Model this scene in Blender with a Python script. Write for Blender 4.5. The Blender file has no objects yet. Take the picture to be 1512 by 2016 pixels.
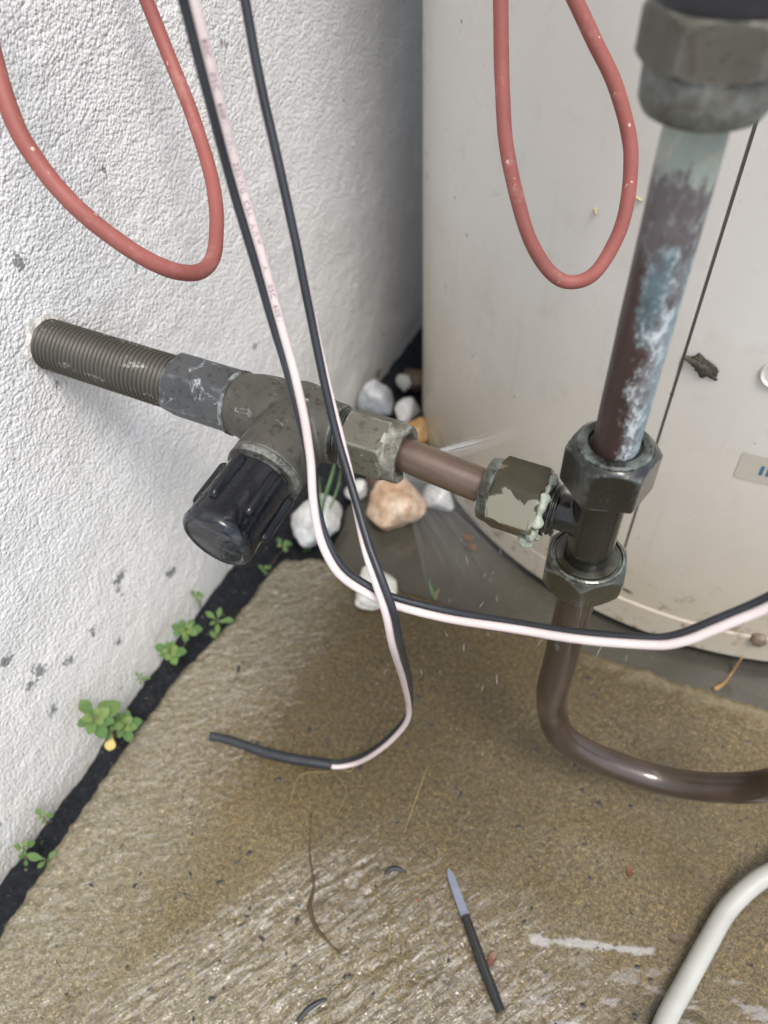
import bpy, math, random
import numpy as np
from mathutils import Vector, Matrix, noise
R = math.radians
rnd = random.Random(7)
sc = bpy.context.scene
col = sc.collection

# ------------------------------------------------------------------ camera
cd = bpy.data.cameras.new('camera')
cam = bpy.data.objects.new('camera', cd)
col.objects.link(cam)
rot = Matrix([[0.89673, -0.30647, 0.3193], [0.441, 0.67967, -0.58615], [-0.03738, 0.66643, 0.74463]])
cam.matrix_world = Matrix.Translation((0.31, 0.0, 0.5)) @ rot.to_4x4()
cd.sensor_fit = 'VERTICAL'
cd.sensor_height = 36.0
cd.lens = 27.04
cd.clip_start = 0.01
cd.clip_end = 300.0
cd.dof.use_dof = True
cd.dof.focus_distance = 0.335
cd.dof.aperture_fstop = 8.0
sc.camera = cam
sc.cycles.transparent_max_bounces = 96

# ------------------------------------------------------------------ sky and sun
SUN_DIR = Vector((0.40, -0.34, 1.0)).normalized()
elev = math.asin(SUN_DIR.z)
azim = math.atan2(SUN_DIR.x, SUN_DIR.y)
w = bpy.data.worlds.new('World')
sc.world = w
w.use_nodes = True
wn = w.node_tree.nodes
wl = w.node_tree.links
bg = wn['Background']
sky = wn.new('ShaderNodeTexSky')
sky.sky_type = 'NISHITA'
sky.sun_disc = False
sky.sun_elevation = elev
sky.sun_rotation = azim
sky.air_density = 1.0
sky.dust_density = 2.0
hs = wn.new('ShaderNodeHueSaturation')
hs.inputs['Saturation'].default_value = 0.7
wl.new(sky.outputs[0], hs.inputs['Color'])
wl.new(hs.outputs[0], bg.inputs['Color'])
bg.inputs['Strength'].default_value = 0.15
sd = bpy.data.lights.new('sun', 'SUN')
sd.energy = 1.5
sd.angle = R(20)
sd.color = (1.0, 0.965, 0.91)
sun = bpy.data.objects.new('sun', sd)
col.objects.link(sun)
sun.rotation_euler = SUN_DIR.to_track_quat('Z', 'Y').to_euler()
sun.location = (2, -2, 4)
sc.view_settings.view_transform = 'Standard'
sc.view_settings.look = 'None'
sc.view_settings.gamma = 1.0
sc.view_settings.use_curve_mapping = False
sc.view_settings.exposure = 0.88

# ------------------------------------------------------------------ helpers
def thing(name, label, cat, loc=(0, 0, 0), group=None):
    o = bpy.data.objects.new(name, None)
    o.empty_display_size = 0.02
    col.objects.link(o)
    o.location = loc
    o['label'] = label
    o['category'] = cat
    if group:
        o['group'] = group
    return o

def tag(o, label, cat, group=None):
    o['label'] = label
    o['category'] = cat
    if group:
        o['group'] = group
    return o

def mesh(name, verts, faces, smooth=True, sharp=None):
    me = bpy.data.meshes.new(name)
    me.from_pydata([tuple(v) for v in verts], [], faces)
    me.update()
    me.polygons.foreach_set('use_smooth', [smooth] * len(me.polygons))
    if sharp:
        me.set_sharp_from_angle(angle=R(sharp))
    return me

def put(name, me, mat=None, parent=None, kind=None, label=None):
    """Link a mesh whose vertices are in world metres as one object."""
    o = bpy.data.objects.new(name, me)
    col.objects.link(o)
    if mat and not me.materials:
        me.materials.append(mat)
    if parent is not None:
        o.parent = parent
        if parent.type == 'EMPTY':
            o.location = -Vector(parent.location)
    if kind:
        o['kind'] = kind
    if label:
        o['label'] = label
    return o

def join(parts):
    V, F = [], []
    for v, f in parts:
        n = len(V)
        V += list(v)
        F += [tuple(i + n for i in q) for q in f]
    return V, F

def catmull(P, n):
    P = [Vector(p) for p in P]
    Q = [2 * P[0] - P[1]] + P + [2 * P[-1] - P[-2]]
    out = []
    for i in range(len(P) - 1):
        a, b, c, d = Q[i:i + 4]
        for k in range(n):
            t = k / n
            out.append(0.5 * (2 * b + (c - a) * t + (2 * a - 5 * b + 4 * c - d) * t * t + (3 * b - a - 3 * c + d) * t ** 3))
    out.append(P[-1])
    return out

def frames(P):
    T = []
    for i in range(len(P)):
        t = (P[min(i + 1, len(P) - 1)] - P[max(i - 1, 0)])
        T.append(t.normalized())
    u = T[0].orthogonal().normalized()
    U = []
    for t in T:
        u = (u - t * u.dot(t)).normalized()
        U.append(u.copy())
    return T, U

def tube(path, r, seg=14, n=4, flat=None, wob=0.0, seed=0.0):
    """Round tube along a path; r is a number, a list per control point or a function of 0..1."""
    P = catmull(path, n) if n > 1 else [Vector(p) for p in path]
    T, U = frames(P)
    V, F = [], []
    m = len(P)
    for i in range(m):
        s = i / (m - 1)
        if callable(r):
            rr = r(s)
        elif isinstance(r, (list, tuple)):
            x = s * (len(r) - 1)
            k = min(int(x), len(r) - 2)
            rr = r[k] + (r[k + 1] - r[k]) * (x - k)
        else:
            rr = r
        b = T[i].cross(U[i])
        for j in range(seg):
            a = 2 * math.pi * j / seg
            q = rr
            if wob:
                q = rr * (1 + wob * noise.noise(Vector((s * 30 + seed, math.cos(a), math.sin(a)))))
            p = P[i] + (U[i] * math.cos(a) + b * math.sin(a)) * q
            V.append(p)
    for i in range(m - 1):
        for j in range(seg):
            k = (j + 1) % seg
            F.append((i * seg + j, i * seg + k, (i + 1) * seg + k, (i + 1) * seg + j))
    c0 = len(V)
    V += [P[0], P[-1]]
    for j in range(seg):
        k = (j + 1) % seg
        F.append((c0, k, j))
        F.append((c0 + 1, (m - 1) * seg + j, (m - 1) * seg + k))
    return V, F

def axis_frame(axis, ref):
    a = Vector(axis).normalized()
    u = Vector(ref)
    u = (u - a * u.dot(a)).normalized()
    return a, u, a.cross(u)

def revolve(org, axis, ref, hs, rfun, seg=48, cap=True):
    """Surface of rings at heights hs with radius rfun(theta, h, index)."""
    a, u, v = axis_frame(axis, ref)
    o = Vector(org)
    V, F = [], []
    for i, h in enumerate(hs):
        for j in range(seg):
            t = 2 * math.pi * j / seg
            r = rfun(t, h, i)
            V.append(o + a * h + (u * math.cos(t) + v * math.sin(t)) * r)
    for i in range(len(hs) - 1):
        for j in range(seg):
            k = (j + 1) % seg
            F.append((i * seg + j, i * seg + k, (i + 1) * seg + k, (i + 1) * seg + j))
    if cap:
        c0 = len(V)
        V += [o + a * hs[0], o + a * hs[-1]]
        m = len(hs) - 1
        for j in range(seg):
            k = (j + 1) % seg
            F.append((c0, k, j))
            F.append((c0 + 1, m * seg + j, m * seg + k))
    return V, F

def lathe(org, axis, prof, seg=48, ref=None, cap=True):
    ref = ref or Vector(axis).orthogonal()
    return revolve(org, axis, ref, [p[0] for p in prof], lambda t, h, i: prof[i][1], seg, cap)

def hexr(t, af2, pw=44):
    """Radius of a hexagon (flat to flat = 2 af2, a corner at t = 0) with softly rounded corners."""
    s = 0.0
    for k in range(6):
        c = math.cos(t - R(30 + 60 * k))
        if c > 0:
            s += (c / af2) ** pw
    return s ** (-1.0 / pw)

def hexnut(org, axis, ref, rc, h, ch0=None, ch1=None, slope=1.6, seg=96, extra=()):
    """Hex nut of corner radius rc from 0 to h; ch0/ch1: face circle radius at each end (chamfer)."""
    af2 = rc * math.cos(R(30))
    hs = [0, .0004, .0009, .0015, .0022, .003, .004]
    hs = [x for x in hs if x < h / 2]
    hs = hs + [h - x for x in reversed(hs)]
    def rf(t, z, i):
        r = hexr(t, af2)
        if ch0:
            r = min(r, ch0 + z * slope)
        if ch1:
            r = min(r, ch1 + (h - z) * slope)
        return r
    return revolve(org, axis, ref, hs, rf, seg)

def evaluated(o):
    dg = bpy.context.evaluated_depsgraph_get()
    me = bpy.data.meshes.new_from_object(o.evaluated_get(dg))
    return me

def fuse(name, parts, voxel=0.0006, smooth=4, mat=None):
    """Overlapping solids melted into one casting with soft fillets."""
    V, F = join(parts)
    o = bpy.data.objects.new(name, mesh(name, V, F))
    col.objects.link(o)
    m = o.modifiers.new('r', 'REMESH')
    m.mode = 'VOXEL'
    m.voxel_size = voxel
    s = o.modifiers.new('s', 'SMOOTH')
    s.iterations = smooth
    s.factor = 0.5
    me = evaluated(o)
    bpy.data.objects.remove(o)
    me.name = name
    me.polygons.foreach_set('use_smooth', [True] * len(me.polygons))
    return me

# ------------------------------------------------------------------ materials
class Mat:
    def __init__(s, name, rough=0.5, metal=0.0, spec=0.5, coat=0.0, coatr=0.05, sss=0.0):
        s.m = bpy.data.materials.new(name)
        s.m.use_nodes = True
        s.nt = s.m.node_tree
        s.b = s.nt.nodes['Principled BSDF']
        s.b.inputs['Roughness'].default_value = rough
        s.b.inputs['Metallic'].default_value = metal
        s.b.inputs['Specular IOR Level'].default_value = spec
        s.b.inputs['Coat Weight'].default_value = coat
        s.b.inputs['Coat Roughness'].default_value = coatr
        s.b.inputs['Coat IOR'].default_value = 1.33
        s.co = s.nt.nodes.new('ShaderNodeTexCoord').outputs['Object']

    def n(s, typ, ins=None, **kw):
        x = s.nt.nodes.new(typ)
        for k, v in kw.items():
            setattr(x, k, v)
        for k, v in (ins or {}).items():
            if hasattr(v, 'is_output'):
                s.nt.links.new(v, x.inputs[k])
            else:
                x.inputs[k].default_value = v
        return x

    def mapv(s, scale=(1, 1, 1), rotz=0.0, loc=(0, 0, 0)):
        return s.n('ShaderNodeMapping', {0: s.co, 'Location': loc, 'Rotation': (0, 0, rotz), 'Scale': scale}).outputs[0]

    def noise(s, scale, detail=2.0, rough=0.5, vec=None, dist=0.0):
        return s.n('ShaderNodeTexNoise', {'Vector': vec or s.co, 'Scale': scale, 'Detail': detail, 'Roughness': rough, 'Distortion': dist}).outputs[0]

    def voro(s, scale, out='Distance', vec=None, rand=1.0):
        return s.n('ShaderNodeTexVoronoi', {'Vector': vec or s.co, 'Scale': scale, 'Randomness': rand}).outputs[out]

    def ramp(s, fac, stops):
        x = s.n('ShaderNodeValToRGB', {0: fac})
        e = x.color_ramp.elements
        while len(e) < len(stops):
            e.new(0.5)
        for q, (p, c) in zip(e, stops):
            q.position = p
            q.color = (c, c, c, 1) if isinstance(c, (int, float)) else (*c, 1)
        return x.outputs[0]

    def mix(s, fac, a, b, mode='MIX'):
        x = s.n('ShaderNodeMix', data_type='RGBA', blend_type=mode)
        for i, v in ((0, fac), (6, a), (7, b)):
            if hasattr(v, 'is_output'):
                s.nt.links.new(v, x.inputs[i])
            elif i == 0:
                x.inputs[0].default_value = v
            else:
                x.inputs[i].default_value = (*v, 1) if len(v) == 3 else v
        return x.outputs[2]

    def math(s, op, a, b=0.0, c=0.0, clamp=False):
        x = s.n('ShaderNodeMath', operation=op, use_clamp=clamp)
        for i, v in enumerate((a, b, c)):
            if hasattr(v, 'is_output'):
                s.nt.links.new(v, x.inputs[i])
            else:
                x.inputs[i].default_value = v
        return x.outputs[0]

    def xyz(s):
        return s.n('ShaderNodeSeparateXYZ', {0: s.co}).outputs

    def bump(s, h, dist, strength=1.0, normal=None):
        x = s.n('ShaderNodeBump', {'Height': h, 'Distance': dist, 'Strength': strength})
        if normal is not None:
            s.nt.links.new(normal, x.inputs['Normal'])
        return x.outputs[0]

    def set(s, **kw):
        for k, v in kw.items():
            k = k.replace('_', ' ')
            i = s.b.inputs[k]
            if hasattr(v, 'is_output'):
                s.nt.links.new(v, i)
            else:
                i.default_value = (*v, 1) if isinstance(v, tuple) and len(v) == 3 else v
        return s.m

# textured render of the wall
q = Mat('white_render', rough=0.75, spec=0.3)
z = q.xyz()[2]
big = q.noise(9, 4, 0.6)
c = q.ramp(big, [(0.3, (0.72, 0.715, 0.70)), (0.7, (0.79, 0.785, 0.775))])
low = q.ramp(z, [(0.0, 1.0), (0.16, 0.0)])
c = q.mix(q.math('MULTIPLY', low, 0.55), c, (0.62, 0.59, 0.50))
sp = q.noise(75, 3, 0.7)
patch = q.math('MULTIPLY', q.ramp(sp, [(0.655, 0.0), (0.685, 1.0)]), q.ramp(q.noise(16, 2), [(0.50, 0.0), (0.58, 1.0)]))
c = q.mix(q.math('MULTIPLY', patch, 0.8), c, (0.16, 0.17, 0.18))
jit = q.math('ADD', q.math('MULTIPLY', q.math('SUBTRACT', q.noise(110, 4, 0.7), 0.5), 0.022), q.math('MULTIPLY', q.math('SUBTRACT', q.noise(420, 2, 0.6), 0.5), 0.012))
for px_, rad_ in (((0.0000, 0.1161, 0.0927), 0.0052), ((0.0000, 0.1090, 0.0899), 0.0030), ((0.0000, 0.1093, 0.0534), 0.0034), ((0.0000, 0.1589, 0.0774), 0.0036), ((0.0000, 0.1362, 0.0764), 0.0030), ((0.0000, 0.1726, 0.0459), 0.0024), ((0.0000, 0.2337, 0.0513), 0.0040), ((0.0000, 0.1945, 0.0914), 0.0034), ((0.0000, 0.1897, 0.0927), 0.0022), ((0.0000, 0.1054, 0.1219), 0.0030), ((0.0000, 0.5739, -0.0078), 0.0050), ((0.0000, 0.2196, 0.3115), 0.0026)):
    dv = q.n('ShaderNodeVectorMath', {0: q.co, 1: px_}, operation='DISTANCE').outputs[1]
    sm_ = q.ramp(q.math('MULTIPLY', q.math('ADD', dv, q.math('SUBTRACT', jit, rad_ * 0.85)), 100.0), [(0.0, 0.8), (0.12, 0.0)])
    c = q.mix(sm_, c, (0.13, 0.135, 0.14))
dots = q.ramp(q.voro(70), [(0.05, 1.0), (0.09, 0.0)])
dsel = q.ramp(q.voro(70, 'Color'), [(0.80, 0.0), (0.81, 1.0)])
c = q.mix(q.math('MULTIPLY', q.math('MULTIPLY', dots, dsel), 0.55), c, (0.2, 0.19, 0.17))
peb = q.n('ShaderNodeTexVoronoi', {'Vector': q.co, 'Scale': 540.0}).outputs['Distance']
peb2 = q.n('ShaderNodeTexVoronoi', {'Vector': q.n('ShaderNodeVectorMath', {0: q.co, 1: q.n('ShaderNodeVectorMath', {0: q.n('ShaderNodeTexNoise', {'Vector': q.co, 'Scale': 300.0}).outputs[1], 'Scale': 0.002}, operation='SCALE').outputs[0]}, operation='ADD').outputs[0], 'Scale': 320.0}).outputs['Distance']
fine = q.noise(800, 2, 0.6)
h = q.math('ADD', q.math('MULTIPLY', peb, -0.9), q.math('ADD', q.math('MULTIPLY', peb2, -0.9), q.math('MULTIPLY', fine, 0.55)))
WALL = q.set(Base_Color=c, Normal=q.bump(h, 0.00078, 1.0))

# mortar crust around the pipe stub
q = Mat('mortar', rough=0.9, spec=0.2)
c = q.ramp(q.noise(300, 4, 0.65), [(0.3, (0.42, 0.38, 0.32)), (0.5, (0.60, 0.57, 0.52)), (0.7, (0.70, 0.69, 0.66))])
MORTAR = q.set(Base_Color=c, Normal=q.bump(q.noise(600, 3), 0.0012))

# wet broomed concrete
q = Mat('wet_concrete', rough=0.55, spec=0.35, coat=1.0, coatr=0.04)
q.b.inputs['Coat IOR'].default_value = 1.65
b1 = q.noise(7, 4, 0.6)
b2 = q.noise(45, 5, 0.65)
c = q.ramp(b1, [(0.25, (0.086, 0.064, 0.026)), (0.5, (0.112, 0.084, 0.038)), (0.75, (0.132, 0.104, 0.052))])
c = q.mix(q.ramp(b2, [(0.42, 0.0), (0.72, 0.6)]), c, (0.122, 0.080, 0.024))
x, y, z = q.xyz()
wob = q.math('MULTIPLY', q.math('SUBTRACT', b1, 0.5), 0.12)
# soaked patch under the leak
dx = q.math('SUBTRACT', x, 0.20)
dy = q.math('SUBTRACT', y, 0.29)
rr = q.math('ADD', q.math('SQRT', q.math('ADD', q.math('MULTIPLY', dx, dx), q.math('MULTIPLY', q.math('MULTIPLY', dy, dy), 1.3))), wob)
soak = q.ramp(rr, [(0.05, 0.85), (0.13, 0.6), (0.22, 0.0)])
c = q.mix(soak, c, (0.054, 0.039, 0.016))
edge = q.ramp(q.math('ADD', x, q.math('MULTIPLY', b1, 0.05)), [(0.075, 1.0), (0.135, 0.0)])
c = q.mix(q.math('MULTIPLY', edge, 0.95), c, (0.145, 0.120, 0.067))  # paler cement edge, its wet sheen also put into the colour
pale = q.ramp(q.math('SUBTRACT', q.math('ADD', y, q.math('MULTIPLY', x, 0.25)), wob), [(0.06, 1.0), (0.16, 0.0)])
c = q.mix(q.math('MULTIPLY', pale, 0.55), c, (0.170, 0.139, 0.071))
g1 = q.noise(950, 2, 0.6)
c = q.mix(1.0, c, q.ramp(g1, [(0.3, 0.40), (0.5, 1.0), (0.68, 1.8)]), 'MULTIPLY')
g2 = q.noise(330, 2, 0.6)
c = q.mix(1.0, c, q.ramp(g2, [(0.3, 0.6), (0.55, 1.0), (0.72, 1.4)]), 'MULTIPLY')
vd = q.voro(150)
vc = q.n('ShaderNodeSeparateColor', {0: q.voro(150, 'Color')}).outputs[0]
agg = q.math('MULTIPLY', q.ramp(vd, [(0.14, 1.0), (0.2, 0.0)]), q.ramp(vc, [(0.90, 0.0), (0.91, 1.0)]))
c = q.mix(q.math('MULTIPLY', agg, 0.8), c, (0.03, 0.028, 0.024))
agg2 = q.math('MULTIPLY', q.ramp(q.voro(240), [(0.2, 1.0), (0.3, 0.0)]), q.ramp(q.n('ShaderNodeSeparateColor', {0: q.voro(240, 'Color')}).outputs[1], [(0.84, 0.0), (0.85, 1.0)]))
c = q.mix(q.math('MULTIPLY', agg2, 0.35), c, (0.24, 0.18, 0.10))
# water glare painted as pale streaks at the lower right
mp = q.mapv((1, 1, 1), -0.457)
st = q.noise(1, 6, 0.68, q.n('ShaderNodeMapping', {0: mp, 'Scale': (38, 105, 1)}).outputs[0])
reg = q.math('MULTIPLY', q.ramp(x, [(0.26, 0.0), (0.36, 1.0)]), q.ramp(q.math('ADD', q.math('SUBTRACT', y, q.math('MULTIPLY', x, 0.45)), 0.10), [(0.05, 1.0), (0.09, 0.0)]))
glare = q.math('MULTIPLY', reg, q.ramp(st, [(0.54, 0.0), (0.58, 1.0)]))
c = q.mix(q.math('MULTIPLY', glare, 0.6), c, (0.30, 0.285, 0.28))
# one long water glint painted as a pale streak beside the cable
sv_ = q.n('ShaderNodeMapping', {0: q.mapv((1, 1, 1), 0.0, (-0.352, -0.1425, 0)), 'Rotation': (0, 0, -0.36)}).outputs[0]
sxx = q.n('ShaderNodeSeparateXYZ', {0: sv_}).outputs
jag = q.math('MULTIPLY', q.math('SUBTRACT', q.noise(95, 6, 0.75), 0.5), 0.014)
inv = q.ramp(q.math('MULTIPLY', q.math('ADD', q.math('ABSOLUTE', sxx[1]), jag), 100.0), [(0.10, 1.0), (0.24, 0.0)])
inu = q.ramp(q.math('MULTIPLY', q.math('ADD', q.math('ABSOLUTE', sxx[0]), jag), 10.0), [(0.33, 1.0), (0.36, 0.0)])
c = q.mix(q.math('MULTIPLY', q.math('MULTIPLY', inv, inu), 0.75), c, (0.36, 0.345, 0.33))
bk = q.math('MULTIPLY', q.ramp(q.math('ADD', y, q.math('MULTIPLY', q.noise(60, 4, 0.7), 0.02)), [(0.330, 0.0), (0.345, 0.6)]), q.ramp(x, [(0.26, 0.0), (0.32, 1.0)]))
c = q.mix(bk, c, (0.24, 0.20, 0.125))
nb = q.bump(q.math('ADD', g1, q.math('MULTIPLY', g2, 1.4)), 0.0006, 0.8)
# the water film follows the broom lines
bm = q.mapv((1, 1, 1), -1.032)
stk_ = q.noise(1, 3, 0.6, q.n('ShaderNodeMapping', {0: bm, 'Scale': (70, 300, 1)}).outputs[0], 0.8)
lm_ = q.mapv((1, 1, 1), -0.6435)
stl_ = q.noise(1, 3, 0.6, q.n('ShaderNodeMapping', {0: lm_, 'Scale': (70, 330, 1)}).outputs[0], 1.2)
nn = q.math('ADD', q.math('MULTIPLY', x, -0.858), q.math('MULTIPLY', y, 0.513))
bmask = q.math('MULTIPLY', q.ramp(q.math('ADD', q.math('MULTIPLY', nn, -10.0), wob), [(0.86, 0.05), (1.08, 1.0)]), q.math('MULTIPLY', q.ramp(y, [(0.10, 1.0), (0.16, 0.1)]), q.ramp(x, [(0.30, 1.0), (0.42, 0.3)])))
lmask = q.ramp(q.math('ADD', x, q.math('MULTIPLY', q.math('SUBTRACT', b2, 0.5), 0.05)), [(0.07, 1.0), (0.135, 0.0)])
crest_glint = q.math('MAXIMUM', q.math('MULTIPLY', q.ramp(stk_, [(0.54, 0.0), (0.66, 1.0)]), bmask), q.math('MULTIPLY', q.ramp(stl_, [(0.54, 0.0), (0.68, 0.8)]), lmask))
c = q.mix(q.math('MULTIPLY', crest_glint, 0.65), c, (0.31, 0.295, 0.255))  # wet glints along the ridges, painted as pale crests
trough = q.math('MULTIPLY', q.ramp(stk_, [(0.34, 1.0), (0.46, 0.0)]), bmask)
c = q.mix(q.math('MULTIPLY', trough, 0.45), c, (0.050, 0.038, 0.020))
fl = q.noise(150, 3, 0.6, None, 1.2)
fh = q.math('ADD', q.math('ADD', q.math('MULTIPLY', stl_, lmask), q.math('MULTIPLY', stk_, q.math('ADD', bmask, 0.05))), q.math('MULTIPLY', fl, q.math('ADD', q.math('MAXIMUM', q.math('MULTIPLY', lmask, 1.1), q.math('MULTIPLY', bmask, 0.7)), 0.2)))
film = q.bump(fh, 0.0021, 1.0)
cw = q.math('ADD', 0.16, q.math('MULTIPLY', q.math('MAXIMUM', bmask, lmask), 0.75), clamp=True)
CONC = q.set(Base_Color=c, Normal=nb, Coat_Normal=film, Coat_Weight=cw)

# smooth dark pad under the tank
q = Mat('wet_grey_pad', rough=0.4, spec=0.5, coat=1.0, coatr=0.04)
c = q.ramp(q.noise(12, 5, 0.65), [(0.3, (0.036, 0.032, 0.023)), (0.6, (0.057, 0.052, 0.039)), (0.8, (0.081, 0.073, 0.055))])
c = q.mix(1.0, c, q.ramp(q.noise(700, 2), [(0.35, 0.8), (0.65, 1.2)]), 'MULTIPLY')
PAD = q.set(Base_Color=c, Normal=q.bump(q.noise(500, 2), 0.0002), Coat_Normal=q.bump(q.noise(60, 2), 0.0008, 0.6))

q = Mat('dark_soil', rough=0.9, spec=0.2)
c = q.ramp(q.noise(200, 5, 0.7), [(0.35, (0.010, 0.012, 0.015)), (0.6, (0.022, 0.024, 0.028)), (0.8, (0.06, 0.058, 0.052))])
SOIL = q.set(Base_Color=c, Normal=q.bump(q.noise(260, 4, 0.7), 0.003))

q = Mat('yard_ground', rough=0.8)
GROUND = q.set(Base_Color=q.ramp(q.noise(2, 5), [(0.3, (0.16, 0.14, 0.11)), (0.7, (0.24, 0.22, 0.18))]))

# tank skin
q = Mat('beige_steel', rough=0.34, spec=0.45)
x, y, z = q.xyz()
c = q.ramp(q.noise(5, 4, 0.6), [(0.3, (0.617, 0.589, 0.544)), (0.7, (0.681, 0.653, 0.607))])
st = q.noise(26, 5, 0.65, q.mapv((1, 1, 0.6)))
low = q.ramp(q.math('ADD', z, q.math('MULTIPLY', st, 0.10)), [(0.09, 1.0), (0.32, 0.0)])
c = q.mix(q.math('MULTIPLY', low, 0.8), c, (0.410, 0.346, 0.246))
blot = q.math('MULTIPLY', q.ramp(q.noise(38, 5, 0.72), [(0.54, 0.0), (0.72, 0.6)]), q.ramp(z, [(0.10, 1.0), (0.35, 0.35)]))
c = q.mix(blot, c, (0.456, 0.422, 0.366))
dots = q.ramp(q.voro(75), [(0.06, 1.0), (0.10, 0.0)])
dsel = q.ramp(q.n('ShaderNodeSeparateColor', {0: q.voro(75, 'Color')}).outputs[0], [(0.74, 0.0), (0.81, 1.0)])
c = q.mix(q.math('MULTIPLY', q.math('MULTIPLY', dots, dsel), 0.8), c, (0.06, 0.05, 0.035))
run = q.math('MULTIPLY', q.ramp(q.noise(60, 4, 0.65, q.mapv((1, 1, 0.06))), [(0.58, 0.0), (0.70, 0.35)]), q.ramp(z, [(0.02, 1.0), (0.30, 0.2)]))
c = q.mix(run, c, (0.33, 0.29, 0.22))
rst = q.math('MULTIPLY', q.ramp(q.noise(85, 5, 0.72), [(0.56, 0.0), (0.66, 1.0)]), q.ramp(z, [(0.03, 1.0), (0.09, 0.0)]))
c = q.mix(q.math('MULTIPLY', rst, 0.8), c, (0.17, 0.09, 0.045))
TANK = q.set(Base_Color=c, Normal=q.bump(q.noise(240, 2), 0.00012, 0.6), Roughness=q.ramp(q.noise(18, 4), [(0.3, 0.26), (0.7, 0.42)]))

def brass(name, base, dark, verd, wet=0.0, rough=0.5, metal=0.25, vmin=0.62):
    q = Mat(name, rough=rough, metal=metal, spec=0.5, coat=wet, coatr=0.02)
    q.b.inputs['Coat IOR'].default_value = 1.38
    n1 = q.noise(60, 5, 0.65)
    c = q.ramp(n1, [(0.3, tuple(v * 0.8 for v in base)), (0.7, tuple(v * 1.2 for v in base))])
    sp = q.ramp(q.noise(320, 3.5, 0.6, dist=0.4), [(0.58, 0.0), (0.62, 1.0)])
    c = q.mix(q.math('MULTIPLY', sp, 0.7), c, dark)
    v = q.ramp(q.noise(95, 6, 0.75, dist=0.6), [(vmin, 0.0), (vmin + 0.07, 1.0)])
    v2 = q.ramp(q.noise(700, 2), [(0.38, 0.0), (0.52, 1.0)])
    ed = q.ramp(q.n('ShaderNodeNewGeometry').outputs['Pointiness'], [(0.515, 0.0), (0.57, 1.0)])
    e2 = q.math('MULTIPLY', ed, q.ramp(q.noise(120, 4, 0.7), [(0.42, 0.0), (0.6, 0.75)]))
    vm = q.math('MAXIMUM', q.math('MULTIPLY', q.math('MULTIPLY', v, v2), 0.85), e2)
    c = q.mix(vm, c, verd)
    r = q.mix(vm, (rough,) * 3, (0.85,) * 3)
    hgt = q.math('ADD', q.noise(420, 4, 0.6), q.math('MULTIPLY', vm, 0.8))
    return q.set(Base_Color=c, Roughness=r, Metallic=q.math('MULTIPLY', q.math('SUBTRACT', 1.0, vm), metal),
                 Normal=q.bump(hgt, 0.00025, 0.8), Coat_Normal=q.bump(q.noise(160, 2), 0.0003, 0.6))

BRASS = brass('tarnished_brass', (0.081, 0.076, 0.062), (0.036, 0.030, 0.022), (0.331, 0.367, 0.331), vmin=0.60)
BRASS_B = brass('crusted_brass', (0.073, 0.076, 0.078), (0.030, 0.030, 0.030), (0.367, 0.413, 0.413), vmin=0.565)
BRASS_NUT = brass('spotted_brass', (0.105, 0.099, 0.076), (0.055, 0.043, 0.024), (0.386, 0.386, 0.331), vmin=0.66)
BRASS_WET = brass('wet_dark_brass', (0.011, 0.0105, 0.007), (0.008, 0.007, 0.005), (0.163, 0.197, 0.177), wet=0.8, rough=0.3, metal=0.3, vmin=0.63)
BRASS_OLIVE = brass('wet_olive_brass', (0.030, 0.027, 0.014), (0.015, 0.013, 0.006), (0.142, 0.169, 0.147), wet=1.0, rough=0.28, metal=0.3, vmin=0.66)
BRASS_UP = brass('dull_brass', (0.098, 0.091, 0.073), (0.068, 0.057, 0.039), (0.255, 0.289, 0.273), vmin=0.72)

def shiny_olive():
    q = Mat('glint_olive_brass', rough=0.3, metal=0.4, coat=1.0, coatr=0.02)
    n1 = q.noise(70, 4, 0.6)
    c = q.ramp(n1, [(0.3, (0.026, 0.023, 0.011)), (0.7, (0.050, 0.044, 0.022))])
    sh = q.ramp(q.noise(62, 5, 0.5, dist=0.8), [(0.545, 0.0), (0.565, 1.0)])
    c = q.mix(sh, c, (0.40, 0.37, 0.28))  # mirror highlight of the side nut put in as bright metal patches
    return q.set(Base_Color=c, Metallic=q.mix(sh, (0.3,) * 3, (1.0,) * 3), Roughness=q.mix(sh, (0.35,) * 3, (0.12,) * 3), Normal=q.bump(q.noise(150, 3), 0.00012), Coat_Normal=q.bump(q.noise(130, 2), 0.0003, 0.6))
BRASS_SHINY = shiny_olive()

q = Mat('thread_metal', rough=0.5, metal=0.3)
x, y, z = q.xyz()
c = q.ramp(q.noise(40, 4), [(0.3, (0.038, 0.034, 0.025)), (0.7, (0.059, 0.055, 0.043))])
wh = q.ramp(q.noise(150, 5, 0.75, q.mapv((0.35, 1, 1))), [(0.60, 0.0), (0.68, 0.7)])
c = q.mix(wh, c, (0.385, 0.399, 0.385))
ed = q.ramp(q.n('ShaderNodeNewGeometry').outputs['Pointiness'], [(0.50, 0.0), (0.58, 0.35)])
c = q.mix(ed, c, (0.252, 0.238, 0.196))
THREAD = q.set(Base_Color=c)

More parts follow.
